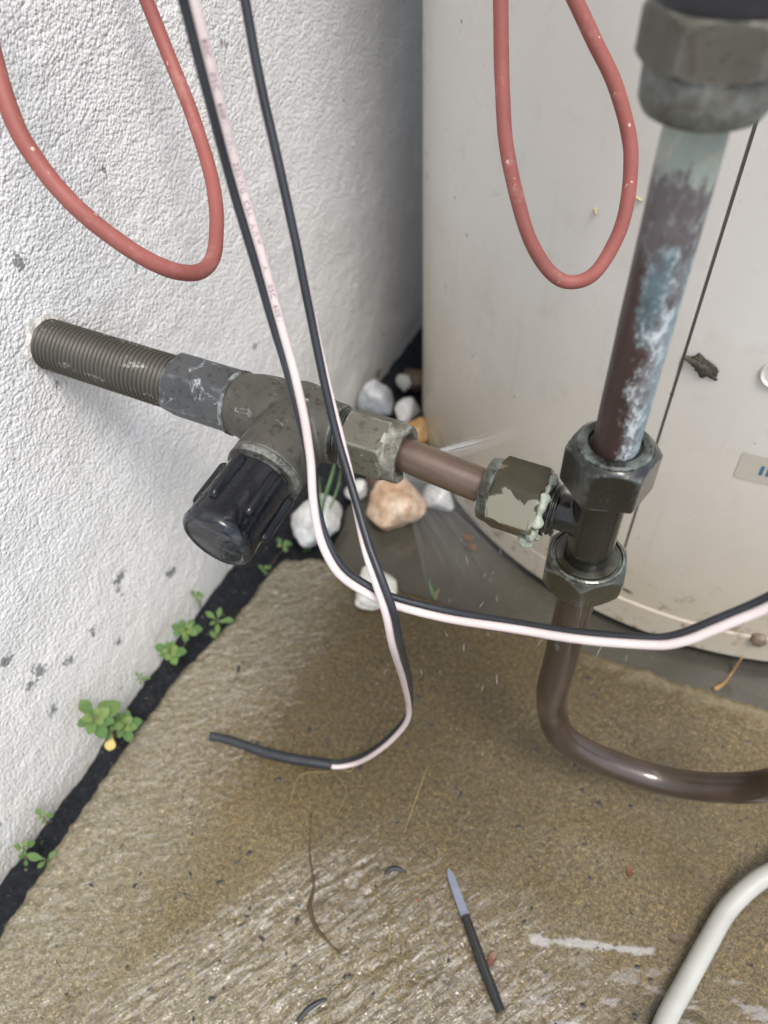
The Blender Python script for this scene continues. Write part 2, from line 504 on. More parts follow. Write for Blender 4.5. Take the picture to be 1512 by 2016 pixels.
def copper(name, wet, k=1.0):
    q = Mat(name, rough=0.4, metal=0.3, spec=0.5, coat=wet, coatr=0.03)
    q.b.inputs['Coat IOR'].default_value = 1.5
    c = q.ramp(q.noise(28, 5, 0.6), [(0.3, (0.037 * k, 0.023 * k, 0.015 * k)), (0.55, (0.054 * k, 0.034 * k, 0.023 * k)), (0.75, (0.080 * k, 0.054 * k, 0.040 * k))])
    v = q.ramp(q.noise(70, 6, 0.7), [(0.66, 0.0), (0.70, 0.7)])
    c = q.mix(v, c, (0.13, 0.19, 0.17))
    return q.set(Base_Color=c, Normal=q.bump(q.noise(300, 3), 0.00012), Coat_Normal=q.bump(q.noise(45, 3), 0.0005, 0.5))
COPPER = copper('tarnished_copper', 0.7)
COPPER_L = copper('washed_copper', 0.9, 1.9)

# riser: bare maroon copper at the foot, blue-white patina up and along one side
q = Mat('patina_copper', rough=0.5, metal=0.15, spec=0.45)
x, y, z = q.xyz()
c = q.ramp(q.noise(40, 5, 0.6), [(0.3, (0.040, 0.023, 0.018)), (0.7, (0.068, 0.040, 0.034))])
s_ = q.math('DIVIDE', q.math('SUBTRACT', x, 0.2888), 0.0084)
n1 = q.math('SUBTRACT', q.noise(85, 8, 0.75, q.mapv((1, 1, 0.5))), 0.5)
n2 = q.math('SUBTRACT', q.noise(240, 6, 0.75, q.mapv((1, 1, 0.6))), 0.5)
zz = q.math('SUBTRACT', z, 0.36)
# purple-grey oxide over the upper half
g_ = q.math('ADD', q.math('ADD', q.math('MULTIPLY', s_, 0.55), q.math('MULTIPLY', zz, 22.0)), q.math('MULTIPLY', n1, 3.0))
grey = q.ramp(g_, [(-0.35, 0.0), (0.5, 0.9)])
c = q.mix(grey, c, q.mix(q.ramp(n2, [(0.0, 0.0), (0.12, 1.0)]), (0.12, 0.105, 0.108), (0.215, 0.215, 0.22)))
# teal bloom in the middle
tz = q.math('DIVIDE', q.math('SUBTRACT', z, 0.371), 0.022)
tx = q.math('DIVIDE', q.math('SUBTRACT', s_, 0.2), 0.75)
tm = q.math('SUBTRACT', 1.0, q.math('ADD', q.math('MULTIPLY', tz, tz), q.math('MULTIPLY', tx, tx)))
tm = q.math('ADD', tm, q.math('ADD', q.math('MULTIPLY', n1, 2.2), q.math('MULTIPLY', n2, 3.0)))
c = q.mix(q.ramp(tm, [(0.2, 0.0), (1.1, 0.75)]), c, q.mix(q.ramp(n2, [(-0.08, 0.0), (0.1, 1.0)]), (0.12, 0.20, 0.235), (0.27, 0.35, 0.37)))
# white-blue streak down the right side
wm = q.math('ADD', q.math('SUBTRACT', s_, 0.05), q.math('ADD', q.math('MULTIPLY', n1, 2.2), q.math('MULTIPLY', n2, 2.4)))
wm = q.math('SUBTRACT', wm, q.math('MAXIMUM', q.math('MULTIPLY', zz, 24.0), 0.0))
wht = q.ramp(wm, [(-0.25, 0.0), (0.70, 0.85)])
c = q.mix(wht, c, q.mix(q.ramp(s_, [(0.60, 0.0), (1.0, 0.6)]), q.mix(q.ramp(n2, [(-0.10, 0.0), (0.08, 1.0)]), (0.27, 0.28, 0.295), (0.58, 0.63, 0.64)), (0.15, 0.26, 0.29)))
# pale crust under the union
cz = q.math('ADD', q.math('SUBTRACT', z, 0.404), q.math('MULTIPLY', n1, 0.05))
top_ = q.ramp(q.math('MULTIPLY', cz, 40.0), [(0.0, 0.0), (0.12, 0.9)])
c = q.mix(top_, c, q.mix(q.ramp(n2, [(-0.1, 0.0), (0.1, 1.0)]), (0.30, 0.35, 0.31), (0.40, 0.39, 0.31)))
fac = q.math('MAXIMUM', wht, top_)
scr = q.math('MULTIPLY', q.ramp(q.voro(50, vec=q.mapv((1, 1, 1.5))), [(0.03, 1.0), (0.06, 0.0)]), 0.7)
c = q.mix(scr, c, (0.55, 0.28, 0.16))
RISER = q.set(Base_Color=c, Normal=q.bump(q.math('ADD', q.noise(380, 4), fac), 0.0003, 0.6), Roughness=q.mix(wht, (0.38,) * 3, (0.8,) * 3))

def simple(name, base, rough=0.5, vary=0.12, scale=90, bumpd=0.0001, coat=0.0, sheen=0.0, spec=0.5):
    q = Mat(name, rough=rough, coat=coat, spec=spec)
    lo = tuple(v * (1 - vary) for v in base)
    hi = tuple(min(1, v * (1 + vary)) for v in base)
    c = q.ramp(q.noise(scale, 4, 0.6), [(0.3, lo), (0.7, hi)])
    if sheen:
        q.b.inputs['Sheen Weight'].default_value = sheen
    return q.set(Base_Color=c, Normal=q.bump(q.noise(scale * 5, 3), bumpd))

q = Mat('black_cap_plastic', rough=0.35, coat=0.8, coatr=0.03, spec=0.3)
c = q.ramp(q.noise(50, 4, 0.6), [(0.35, (0.004, 0.005, 0.007)), (0.7, (0.010, 0.011, 0.013))])
x, y, z = q.xyz()
endf = q.ramp(y, [(0.146, 1.0), (0.148, 0.0)])
scuff = q.math('MULTIPLY', endf, q.ramp(q.noise(150, 5, 0.75, q.mapv((0.5, 1, 1.6))), [(0.44, 0.10), (0.66, 0.75)]))
c = q.mix(scuff, c, (0.085, 0.09, 0.10))
CAP = q.set(Base_Color=c, Roughness=q.mix(q.ramp(q.noise(34, 3), [(0.45, 0.0), (0.55, 1.0)]), (0.12,) * 3, (0.32,) * 3),
            Coat_Weight=q.math('SUBTRACT', 0.55, q.math('MULTIPLY', endf, 0.5)), Normal=q.bump(q.noise(500, 3), 0.00012))

CAPR = simple('black_rib_plastic', (0.006, 0.007, 0.009), 0.28, 0.3, 200, 0.0001, coat=0.4, spec=0.3)

q = Mat('red_sheath', rough=0.55, spec=0.35)
c = q.ramp(q.noise(30, 4, 0.6), [(0.3, (0.25, 0.076, 0.064)), (0.7, (0.31, 0.102, 0.086))])
d = q.math('MULTIPLY', q.ramp(q.math('ADD', q.voro(160), q.math('MULTIPLY', q.math('SUBTRACT', q.noise(700, 3, 0.7), 0.5), 0.5)), [(0.06, 1.0), (0.14, 0.0)]), q.ramp(q.n('ShaderNodeSeparateColor', {0: q.voro(160, 'Color')}).outputs[0], [(0.82, 0.0), (0.83, 1.0)]))
c = q.mix(q.math('MULTIPLY', d, 0.75), c, (0.68, 0.52, 0.40))
du = q.ramp(q.noise(70, 5, 0.7), [(0.55, 0.0), (0.72, 0.45)])
c = q.mix(du, c, (0.46, 0.26, 0.22))
gr = q.ramp(q.noise(24, 6, 0.75, dist=0.8), [(0.56, 0.0), (0.70, 0.5)])
c = q.mix(gr, c, (0.20, 0.085, 0.065))
sc2 = q.ramp(q.noise(260, 4, 0.7, q.mapv((1, 1, 0.25))), [(0.66, 0.0), (0.72, 0.7)])
c = q.mix(sc2, c, (0.55, 0.38, 0.30))
REDC = q.set(Base_Color=c, Normal=q.bump(q.noise(400, 3), 0.0001))

WIREK = simple('black_wire_sheath', (0.017, 0.019, 0.024), 0.42, 0.3, 60)
q = Mat('pinkish_white_sheath', rough=0.4, spec=0.45)
x, y, z = q.xyz()
c = q.ramp(q.noise(22, 3), [(0.35, (0.56, 0.46, 0.44)), (0.65, (0.64, 0.56, 0.54))])
WIREW = q.set(Base_Color=c, Normal=q.bump(q.noise(300, 2), 0.00006))
PRINT = simple('purple_ink', (0.10, 0.035, 0.07), 0.6)
SLEEVE = simple('black_sleeve', (0.02, 0.023, 0.027), 0.5, 0.3, 80, 0.0002)
GREYC = simple('grey_white_sheath', (0.38, 0.375, 0.335), 0.4, 0.08, 40, 0.0001)
BLACKP = simple('black_rubber', (0.018, 0.018, 0.021), 0.5, 0.3, 60, 0.0002)
ROD = simple('black_wet_rod', (0.008, 0.009, 0.008), 0.2, 0.3, 60, 0.0001, coat=0.6)
TIP = simple('grey_blue_blade', (0.17, 0.19, 0.24), 0.3, 0.08, 60, 0.00005)
LEAF = simple('weed_leaf', (0.115, 0.195, 0.052), 0.5, 0.3, 60, 0.0003)
LEAFD = simple('weed_leaf_deep', (0.085, 0.165, 0.045), 0.5, 0.3, 60, 0.0003)
LEAFP = simple('weed_leaf_young', (0.17, 0.24, 0.065), 0.5, 0.25, 60, 0.0003)
LEAFY = simple('yellow_leaf', (0.50, 0.38, 0.12), 0.5, 0.15, 80)
STEM = simple('reddish_stem', (0.13, 0.06, 0.045), 0.5, 0.25, 80)
GRASS = simple('grass_green', (0.06, 0.13, 0.04), 0.5, 0.25, 60)
DRY = simple('dry_straw', (0.22, 0.175, 0.075), 0.6, 0.35, 60)
DRYB = simple('pale_straw', (0.45, 0.39, 0.24), 0.6, 0.2, 100)
ROOT = simple('brown_root', (0.06, 0.04, 0.018), 0.5, 0.35, 60)
FLAKE = simple('dark_flakes', (0.022, 0.022, 0.020), 0.5, 0.4, 60)
q = Mat('mixed_grit', rough=0.8)
GRIT = q.set(Base_Color=q.ramp(q.voro(300, 'Color'), [(0.2, (0.03, 0.028, 0.026)), (0.5, (0.09, 0.075, 0.05)), (0.9, (0.26, 0.24, 0.21))]))
REDPET = simple('rust_red_petal', (0.11, 0.040, 0.014), 0.45, 0.3, 120, 0.0003)
BROWNL = simple('brown_leaf', (0.10, 0.065, 0.035), 0.5, 0.35, 150, 0.0004)
MUD = simple('dried_mud', (0.085, 0.072, 0.052), 0.9, 0.55, 420, 0.0012)
PASTE = simple('pale_green_sealant', (0.33, 0.36, 0.29), 0.6, 0.15, 150, 0.0006)
SEAM = simple('gap_grey', (0.20, 0.19, 0.17), 0.7)  # even grey for the strip behind the panel gap
STICK = simple('beige_sticker_film', (0.468, 0.429, 0.358), 0.3, 0.05, 30)
BLUE = simple('blue_ink', (0.035, 0.15, 0.27), 0.45)
SCREW = simple('rusty_screw', (0.16, 0.12, 0.09), 0.5, 0.4, 300, 0.0003)
RUST = simple('rust_stain', (0.25, 0.15, 0.06), 0.5, 0.3, 200)

def stone_mat(name, a, b, c3):
    q = Mat(name, rough=0.45, spec=0.45, coat=0.35, coatr=0.15)
    c = q.ramp(q.noise(55, 5, 0.6), [(0.35, a), (0.52, b), (0.68, c3)])
    c = q.mix(q.ramp(q.noise(48, 6, 0.75, q.mapv((1, 1, 1), 0.0, (3, 1, 2))), [(0.50, 0.0), (0.68, 0.65)]), c, (0.20, 0.16, 0.105))
    return q.set(Base_Color=c, Normal=q.bump(q.noise(260, 5, 0.65), 0.0010))
Q_WHITE = stone_mat('white_quartz', (0.46, 0.46, 0.45), (0.62, 0.62, 0.60), (0.72, 0.72, 0.70))
Q_GREY = stone_mat('grey_quartz', (0.38, 0.40, 0.43), (0.52, 0.54, 0.56), (0.64, 0.65, 0.66))
Q_TAN = stone_mat('tan_quartz', (0.36, 0.20, 0.11), (0.58, 0.42, 0.29), (0.70, 0.60, 0.48))
Q_ORANGE = stone_mat('orange_quartz', (0.28, 0.13, 0.035), (0.42, 0.22, 0.06), (0.50, 0.32, 0.13))
Q_CREAM = stone_mat('cream_quartz', (0.50, 0.49, 0.43), (0.62, 0.61, 0.54), (0.68, 0.67, 0.61))
Q_BROWN = stone_mat('brown_pebble', (0.05, 0.03, 0.02), (0.09, 0.055, 0.035), (0.14, 0.09, 0.05))

def water_mat(name, white, alpha):
    m = bpy.data.materials.new(name)
    m.use_nodes = True
    nt = m.node_tree
    nt.nodes.clear()
    out = nt.nodes.new('ShaderNodeOutputMaterial')
    tr = nt.nodes.new('ShaderNodeBsdfTransparent')
    df = nt.nodes.new('ShaderNodeBsdfTranslucent')
    d2 = nt.nodes.new('ShaderNodeBsdfDiffuse')
    gl = nt.nodes.new('ShaderNodeBsdfGlossy')
    gl.inputs['Roughness'].default_value = 0.15
    for s in (df, d2):
        s.inputs['Color'].default_value = (white, white, white, 1)
    a1 = nt.nodes.new('ShaderNodeMixShader')
    a2 = nt.nodes.new('ShaderNodeMixShader')
    a3 = nt.nodes.new('ShaderNodeMixShader')
    a1.inputs[0].default_value = 0.5
    a2.inputs[0].default_value = 0.25
    L = nt.links.new
    L(df.outputs[0], a1.inputs[1])
    L(d2.outputs[0], a1.inputs[2])
    L(a1.outputs[0], a2.inputs[1])
    L(gl.outputs[0], a2.inputs[2])
    L(tr.outputs[0], a3.inputs[1])
    L(a2.outputs[0], a3.inputs[2])
    a3.inputs[0].default_value = alpha
    L(a3.outputs[0], out.inputs['Surface'])
    return m
SPRAY = water_mat('spray_water', 0.85, 0.14)
DROPW = water_mat('drop_water', 0.85, 0.30)

qb = Mat('bead_water', rough=0.0)
qb.b.inputs['Transmission Weight'].default_value = 1.0
qb.b.inputs['IOR'].default_value = 1.333
BEAD = qb.m

def film_mat():
    m = bpy.data.materials.new('still_water')
    m.use_nodes = True
    nt = m.node_tree
    nt.nodes.clear()
    L = nt.links.new
    out = nt.nodes.new('ShaderNodeOutputMaterial')
    tr = nt.nodes.new('ShaderNodeBsdfTransparent')
    tr.inputs['Color'].default_value = (0.93, 0.92, 0.88, 1)
    gl = nt.nodes.new('ShaderNodeBsdfGlossy')
    gl.inputs['Roughness'].default_value = 0.03
    fr = nt.nodes.new('ShaderNodeFresnel')
    fr.inputs['IOR'].default_value = 1.333
    mx = nt.nodes.new('ShaderNodeMixShader')
    L(fr.outputs[0], mx.inputs[0])
    L(tr.outputs[0], mx.inputs[1])
    L(gl.outputs[0], mx.inputs[2])
    L(mx.outputs[0], out.inputs['Surface'])
    return m
WATER = film_mat()

# ------------------------------------------------------------------ the setting
# far yard, one sheet
S = 60.0
put('ground', mesh('ground', [(-S, -S, -0.05), (S, -S, -0.05), (S, S, -0.05), (-S, S, -0.05)], [(0, 1, 2, 3)], False), GROUND, kind='structure')

def grid_mesh(name, xs, ys, fn, skirt=None):
    nx, ny = len(xs), len(ys)
    V = [fn(x, y) for y in ys for x in xs]
    F = [(j * nx + i, j * nx + i + 1, (j + 1) * nx + i + 1, (j + 1) * nx + i) for j in range(ny - 1) for i in range(nx - 1)]
    if skirt is not None:
        ring = [i for i in range(nx)] + [j * nx + nx - 1 for j in range(1, ny)] + [(ny - 1) * nx + i for i in range(nx - 2, -1, -1)] + [j * nx for j in range(ny - 2, 0, -1)]
        b = len(V)
        for i in ring:
            p = V[i]
            V.append((p[0], p[1], skirt))
        m = len(ring)
        for k in range(m):
            F.append((ring[k], b + k, b + (k + 1) % m, ring[(k + 1) % m]))
    return mesh(name, V, F)

def nz(x, y, s, seed=0.0):
    return noise.noise(Vector((x * s + seed, y * s - seed, seed * 0.37)))

def spread(a, b, step, far_lo, far_hi):
    xs = list(np.arange(a, b + 1e-9, step))
    lo, hi, d = [], [], step
    x = a
    while x > far_lo:
        d *= 1.5
        x -= d
        lo.append(max(x, far_lo))
    d = step
    x = xs[-1]
    while x < far_hi:
        d *= 1.5
        x += d
        hi.append(min(x, far_hi))
    return list(reversed(lo)) + xs + hi

# soil in the gap between wall and slab, and under the stones
def soil_fn(x, y):
    yy = [(-9, -0.027), (0.03, -0.026), (0.10, -0.026), (0.15, -0.0175), (0.19, -0.0155), (0.25, -0.0125), (0.32, -0.0125), (0.42, -0.02), (9, -0.022)]
    for (a, p), (b, r_) in zip(yy, yy[1:]):
        if y <= b:
            z = p + (r_ - p) * (y - a) / (b - a)
            break
    z = z - 0.010 * min(1.0, max(0.0, x / 0.035)) + 0.0025 * nz(x, y, 60, 3) + 0.002 * nz(x, y, 200, 5)
    return (x, y, z)
put('soil_strip', grid_mesh('soil_strip', list(np.arange(-0.004, 0.161, 0.004)), spread(-0.1, 0.7, 0.004, -2.2, 2.2), soil_fn), SOIL, kind='structure')

# pad of the tank
def pad_fn(x, y):
    z = -0.006 + 0.0008 * nz(x, y, 25, 9) + 0.0003 * nz(x, y, 120, 2)
    e = 0.055 + 0.012 * nz(0, y, 30, 4) + max(0.0, (y - 0.42)) * 0.3
    d = x - e
    if d < 0.016:
        t = max(0.0, (0.016 - d) / 0.016)
        z -= 0.03 * t * t
    return (x, y, z)
put('concrete_pad', grid_mesh('concrete_pad', spread(0.05, 0.6, 0.005, 0.05, 2.2), spread(0.27, 0.5, 0.005, 0.27, 2.2), pad_fn, -0.045), PAD, kind='structure')

# the foreground slab: trowelled middle, broomed front, ridged left edge, ragged back edge
BD = Vector((0.52, 0.87, 0)).normalized()
BN = Vector((-BD.y, BD.x, 0))
def back_edge(x):
    pts = [(0.03, 0.305), (0.044, 0.314), (0.07, 0.326), (0.10, 0.330), (0.15, 0.328), (0.20, 0.330), (0.271, 0.335), (0.33, 0.334), (0.40, 0.338), (0.46, 0.345), (0.6, 0.37), (2.6, 0.6)]
    for (a, p), (b, r_) in zip(pts, pts[1:]):
        if x <= b:
            return p + (r_ - p) * max(0, (x - a)) / (b - a)
    return pts[-1][1]
def left_edge(y):
    pts = [(-2.6, 0.040), (-0.1, 0.042), (0.022, 0.0330), (0.07, 0.0280), (0.126, 0.0265), (0.186, 0.0265), (0.218, 0.0315), (0.247, 0.0365), (0.297, 0.0375), (0.34, 0.041)]
    for (a, p), (b, r_) in zip(pts, pts[1:]):
        if y <= b:
            return p + (r_ - p) * max(0, (y - a)) / (b - a)
    return pts[-1][1]
def slab_fn(x, y):
    f = 1.0
    # left ragged edge
    if x < 0.10:
        e = left_edge(y) + 0.0018 * nz(0, y, 55, 1) + 0.0014 * nz(0, y, 190, 2)
        x = e + (x - 0.04) / 0.06 * (0.10 - e)
        dl = x - e
    else:
        dl = x - 0.04
    db = 1.0
    if y > 0.27:
        e = back_edge(x) + 0.004 * nz(x, 0, 55, 8) + 0.002 * nz(x, 0, 190, 6)
        y = 0.27 + (y - 0.27) / 0.06 * (e - 0.27)
        db = e - y
    s = x * BD.x + y * BD.y
    n = x * BN.x + y * BN.y
    z = 0.0009 * nz(x, y, 14, 11) + 0.00035 * nz(x, y, 70, 12)
    # broom lines towards the front
    mb = min(1.0, max(0.0, (-0.090 - n) / 0.02)) * min(1.0, max(0.0, (0.150 - y) / 0.05))
    mb *= min(1.0, max(0.12, (0.40 - x) / 0.12))
    if mb > 0:
        wv = 0.004 * noise.noise(Vector((s * 30, n * 30, 2.0)))
        z += mb * 0.0013 * (0.35 - abs(noise.noise(Vector((s * 26, (n + wv) * 150, 4.0)))) * 1.6)
        z += mb * 0.0007 * noise.noise(Vector((s * 80, (n + wv) * 330, 9.0)))
    # flow ridges beside the gap
    ml = max(0.0, 1.0 - dl / 0.085) ** 0.7
    if ml > 0:
        wx = noise.noise(Vector((x * 26, y * 26, 3.0))) * 0.020
        ea = x * 0.80 + y * 0.60
        eb = -x * 0.60 + y * 0.80 + wx
        z += ml * 0.0012 * (0.4 - abs(noise.noise(Vector((ea * 38, eb * 165, 6.0)))) * 1.8)
        z += ml * 0.0012 * noise.noise(Vector((ea * 30, eb * 40, 8.0)))
        z += ml * 0.0008 * nz(x, y, 260, 3)
    for d in (dl, db):
        if d < 0.006:
            t = 1 - max(d, 0) / 0.006
            z -= 0.004 * t * t
    if db < 0.03:
        z += (1 - db / 0.03) * 0.0016 * nz(x, y, 110, 14)
    return (x, y, z)
sx = spread(0.04, 0.53, 0.0013, 0.04, 2.6)
sy = list(reversed([v for v in spread(-0.115, 0.2, 0.0013, -2.6, 0.2) if v <= 0.2][::-1])) + list(np.arange(0.2013, 0.3301, 0.0013)) + [0.33]
sy = sorted(set(sy))
slab = put('concrete_slab', grid_mesh('concrete_slab', sx, sy, slab_fn, -0.045), CONC, kind='structure')

# water standing in the low places of the slab
WZ = 0.00015
def film_fn(x, y):
    m = min(1, max(0, (x - 0.22) / 0.15)) * min(1, max(0, (0.17 - y) / 0.04))
    return (x, y, WZ - 0.004 * (1 - m) + 0.00002 * nz(x, y, 60, 1))
put('standing_water', grid_mesh('standing_water', list(np.arange(0.2, 0.62, 0.006)), list(np.arange(-0.12, 0.19, 0.006)), film_fn), WATER, kind='structure')

# rendered house wall with a thickness
def wall_mesh():
    ys = spread(0.0, 0.8, 0.003, -2.4, 2.4)
    zs = spread(-0.03, 0.5, 0.003, -0.045, 2.5)
    V, F = [], []
    for z in zs:
        for y in ys:
            d = 0.0012 * noise.noise(Vector((y * 22, z * 22, 1.0))) + 0.0006 * noise.noise(Vector((y * 95, z * 95, 5.0)))
            V.append((d, y, z))
    ny = len(ys)
    for j in range(len(zs) - 1):
        for i in range(ny - 1):
            F.append((j * ny + i, j * ny + i + 1, (j + 1) * ny + i + 1, (j + 1) * ny + i))
    b = len(V)
    y0, y1, z0, z1 = ys[0], ys[-1], zs[0], zs[-1]
    V += [(-0.12, y0, z0), (-0.12, y1, z0), (-0.12, y1, z1), (-0.12, y0, z1)]
    F.append((b, b + 3, b + 2, b + 1))
    nz_ = len(zs)
    F.append(tuple([b, ] + [j * ny for j in range(nz_)] + [b + 3]))
    F.append(tuple([b + 1, b + 2] + [j * ny + ny - 1 for j in range(nz_ - 1, -1, -1)]))
    F.append(tuple([b + 3] + [(nz_ - 1) * ny + i for i in range(ny)] + [b + 2]))
    return mesh('house_wall', V, F, True, 50)
hw = thing('house_wall', 'white rough rendered house wall with a pipe stub sticking out', 'wall', (0, 0.3, -0.045))
put('render_face', wall_mesh(), WALL, hw)
def crust():
    V, F = [], []
    na, nr = 72, 12
    for i in range(nr):
        for j in range(na):
            a = 2 * math.pi * j / na
            e = 1 + 0.45 * noise.noise(Vector((math.cos(a) * 2, math.sin(a) * 2, 0.3))) + 0.2 * noise.noise(Vector((math.cos(a) * 6, math.sin(a) * 6, 2.3)))
            t = i / (nr - 1)
            r = 0.0118 + t * 0.0065 * e
            hgt = 0.0014 * (1 - t) ** 0.8 + 0.0016 * noise.noise(Vector((math.cos(a) * r * 300, math.sin(a) * r * 300, 7))) - 0.0012 * t
            V.append((hgt, 0.2164 + r * math.cos(a), 0.2676 + r * math.sin(a)))
    for i in range(nr - 1):
        for j in range(na):
            k = (j + 1) % na
            F.append((i * na + j, i * na + k, (i + 1) * na + k, (i + 1) * na + j))
    return mesh('mortar_crust', V, F)
put('mortar_crust', crust(), MORTAR, hw)

# ------------------------------------------------------------------ water heater
TX, TY, TR = 0.334, 0.6525, 0.29
wh = thing('water_heater', 'beige steel water heater tank with a vertical panel seam standing on the pad', 'water heater', (TX, TY, 0.0))
def arc_sheet(r, a0, a1, z0, z1, n, th=0.0015, dz=1):
    """Curved sheet with thickness between two azimuths (degrees)."""
    V, F = [], []
    zs = [z0 + (z1 - z0) * k / dz for k in range(dz + 1)]
    for rr in (r, r - th):
        for zz in zs:
            for i in range(n + 1):
                a = R(a0 + (a1 - a0) * i / n)
                V.append((TX + rr * math.cos(a), TY + rr * math.sin(a), zz))
    m = n + 1
    lay = m * (dz + 1)
    for j in range(dz):
        for i in range(n):
            F.append((j * m + i, j * m + i + 1, (j + 1) * m + i + 1, (j + 1) * m + i))
            F.append((lay + j * m + i, lay + (j + 1) * m + i, lay + (j + 1) * m + i + 1, lay + j * m + i + 1))
    for i in range(n):
        F.append((i, lay + i, lay + i + 1, i + 1))
        F.append((dz * m + i, dz * m + i + 1, lay + dz * m + i + 1, lay + dz * m + i))
    for j in range(dz):
        F.append((j * m, (j + 1) * m, lay + (j + 1) * m, lay + j * m))
        F.append((j * m + n, lay + j * m + n, lay + (j + 1) * m + n, (j + 1) * m + n))
    return V, F
SA = -97.5
HB, HT = 0.0328, 1.55
put('shell_panel', mesh('shell_panel', *arc_sheet(TR, SA - 200, SA - 1.7, HB, HT, 120), True, 40), TANK, wh)
V_, F_ = join([arc_sheet(TR + 0.0013, SA - 1.60, SA - 0.12, HB, HT, 4, 0.003), arc_sheet(TR + 0.0008, SA - 1.75, SA - 0.05, HB, HT, 4, 0.003)])
put('seam_strip', mesh('seam_strip', V_, F_, True, 40), TANK, wh)
put('shell_panel', mesh('shell_panel', *arc_sheet(TR - 0.0012, SA + 0.30, SA + 160.1, HB, HT, 100), True, 40), TANK, wh)
put('seam_gap', mesh('seam_gap', *arc_sheet(TR - 0.0030, SA - 1, SA + 2, HB, HT, 4, 0.001), True, 40), SEAM, wh)
put('base_ring', mesh('base_ring', *lathe((TX, TY, 0), (0, 0, 1), [(0.004, TR - 0.004), (0.004, TR - 0.0008), (0.0055, TR + 0.0003), (0.031, TR + 0.0003), (0.0318, TR - 0.0002), (0.0322, TR - 0.0015), (0.0322, TR - 0.01)], 180), True, 12), TANK, wh)
put('foot_rim', mesh('foot_rim', *lathe((TX, TY, 0), (0, 0, 1), [(-0.006, TR - 0.006), (-0.002, TR - 0.0045), (0.0035, TR - 0.005), (0.0038, TR - 0.02)], 180), True, 40), BLACKP, wh)
put('lid', mesh('lid', *lathe((TX, TY, 0), (0, 0, 1), [(HT, TR + 0.002), (HT + 0.01, TR + 0.002), (HT + 0.03, TR - 0.04), (HT + 0.035, 0.0001)], 96), True, 40), TANK, wh)
def straw_bit(p, q_, r, label):
    return tag(put('straw_bit', mesh('straw_bit', *tube([Vector(p), (Vector(p) + Vector(q_)) / 2, Vector(q_)], r, 8, 3)), DRYB), label, 'straw bit')
def on_tank(p, lift=0.0):
    a = math.atan2(p[1] - TY, p[0] - TX)
    return a, p[2]
# sticker with printed blue bars, curved with the shell
def patch(quad, r, n=10):
    """quad: four (angle, z) corners; sheet on the shell at radius r."""
    V, F = [], []
    for j in range(3):
        for i in range(n + 1):
            u, v = i / n, j / 2
            a = (1 - v) * ((1 - u) * quad[0][0] + u * quad[1][0]) + v * ((1 - u) * quad[3][0] + u * quad[2][0])
            z = (1 - v) * ((1 - u) * quad[0][1] + u * quad[1][1]) + v * ((1 - u) * quad[3][1] + u * quad[2][1])
            V.append((TX + r * math.cos(a), TY + r * math.sin(a), z))
    m = n + 1
    for j in range(2):
        for i in range(n):
            F.append((j * m + i, j * m + i + 1, (j + 1) * m + i + 1, (j + 1) * m + i))
    return V, F
RS = TR - 0.0012
A1 = on_tank((0.3427, 0.3638, 0.1748))
A2 = on_tank((0.3425, 0.3638, 0.1943))
stk = put('sticker', mesh('sticker', *patch([A1, (A1[0] + 0.22, A1[1]), (A1[0] + 0.22, A2[1]), A2], RS + 0.0003)), STICK, wh)
B1 = on_tank((0.3546, 0.3644, 0.1813))
B2 = on_tank((0.3561, 0.3646, 0.1814))
B3 = on_tank((0.3559, 0.3645, 0.1882))
B4 = on_tank((0.3546, 0.3644, 0.1882))
bw = 0.0017 / TR
for k in range(6):
    d = k * 2.15 * bw
    put('printed_bar', mesh('printed_bar', *patch([(B1[0] + d, B1[1]), (B1[0] + bw + d, B1[1] - 0.0003), (B4[0] + bw + d, B4[1] - 0.0003), (B4[0] + d, B4[1])], RS + 0.0006, 3)), BLUE, stk)
# round plug at the right, and the base screw
def on_shell(p, axis_len, prof, name, mat, seg=40):
    a = math.atan2(p[1] - TY, p[0] - TX)
    nrm = Vector((math.cos(a), math.sin(a), 0))
    return put(name, mesh(name, *lathe(Vector((TX, TY, p[2])) + nrm * RS, nrm, prof, seg), True, 35), mat, wh)
on_shell((0.3433, 0.3638, 0.2489), 0, [(-0.001, 0.0085), (0.0012, 0.0085), (0.0018, 0.0078), (0.0012, 0.0068), (0.0005, 0.0066), (0.001, 0.0001)], 'plug', TANK)
on_shell((0.4007, 0.3682, 0.0313), 0, [(0.0, 0.0052), (0.0042, 0.0052), (0.0052, 0.0046), (0.0058, 0.0028), (0.006, 0.0001)], 'screw', SCREW, 24)

# ------------------------------------------------------------------ stop valve on the wall stub
VY, VZ = 0.2164, 0.2676
def ax(x):
    return Vector((x, VY, VZ))
TZ = 0.2634
def ax2(x):
    return Vector((x, VY, TZ))
XA = (1, 0, 0)
sv = thing('stop_valve', 'corroded brass stop valve with a black ribbed cap screwed onto the wall stub', 'valve', (0.15, VY, VZ))
PITCH = 0.0026
hs_ = list(np.arange(-0.01, 0.0868, 0.00033))
def thr(t, h_, i):
    f = (h_ / PITCH - t / (2 * math.pi)) % 1.0
    return 0.0123 + 0.00105 * (1 - abs(2 * f - 1)) ** 0.8
put('threaded_nipple', mesh('threaded_nipple', *revolve((0, VY, VZ), XA, (0, 0, 1), hs_, thr, 56)), THREAD, sv)
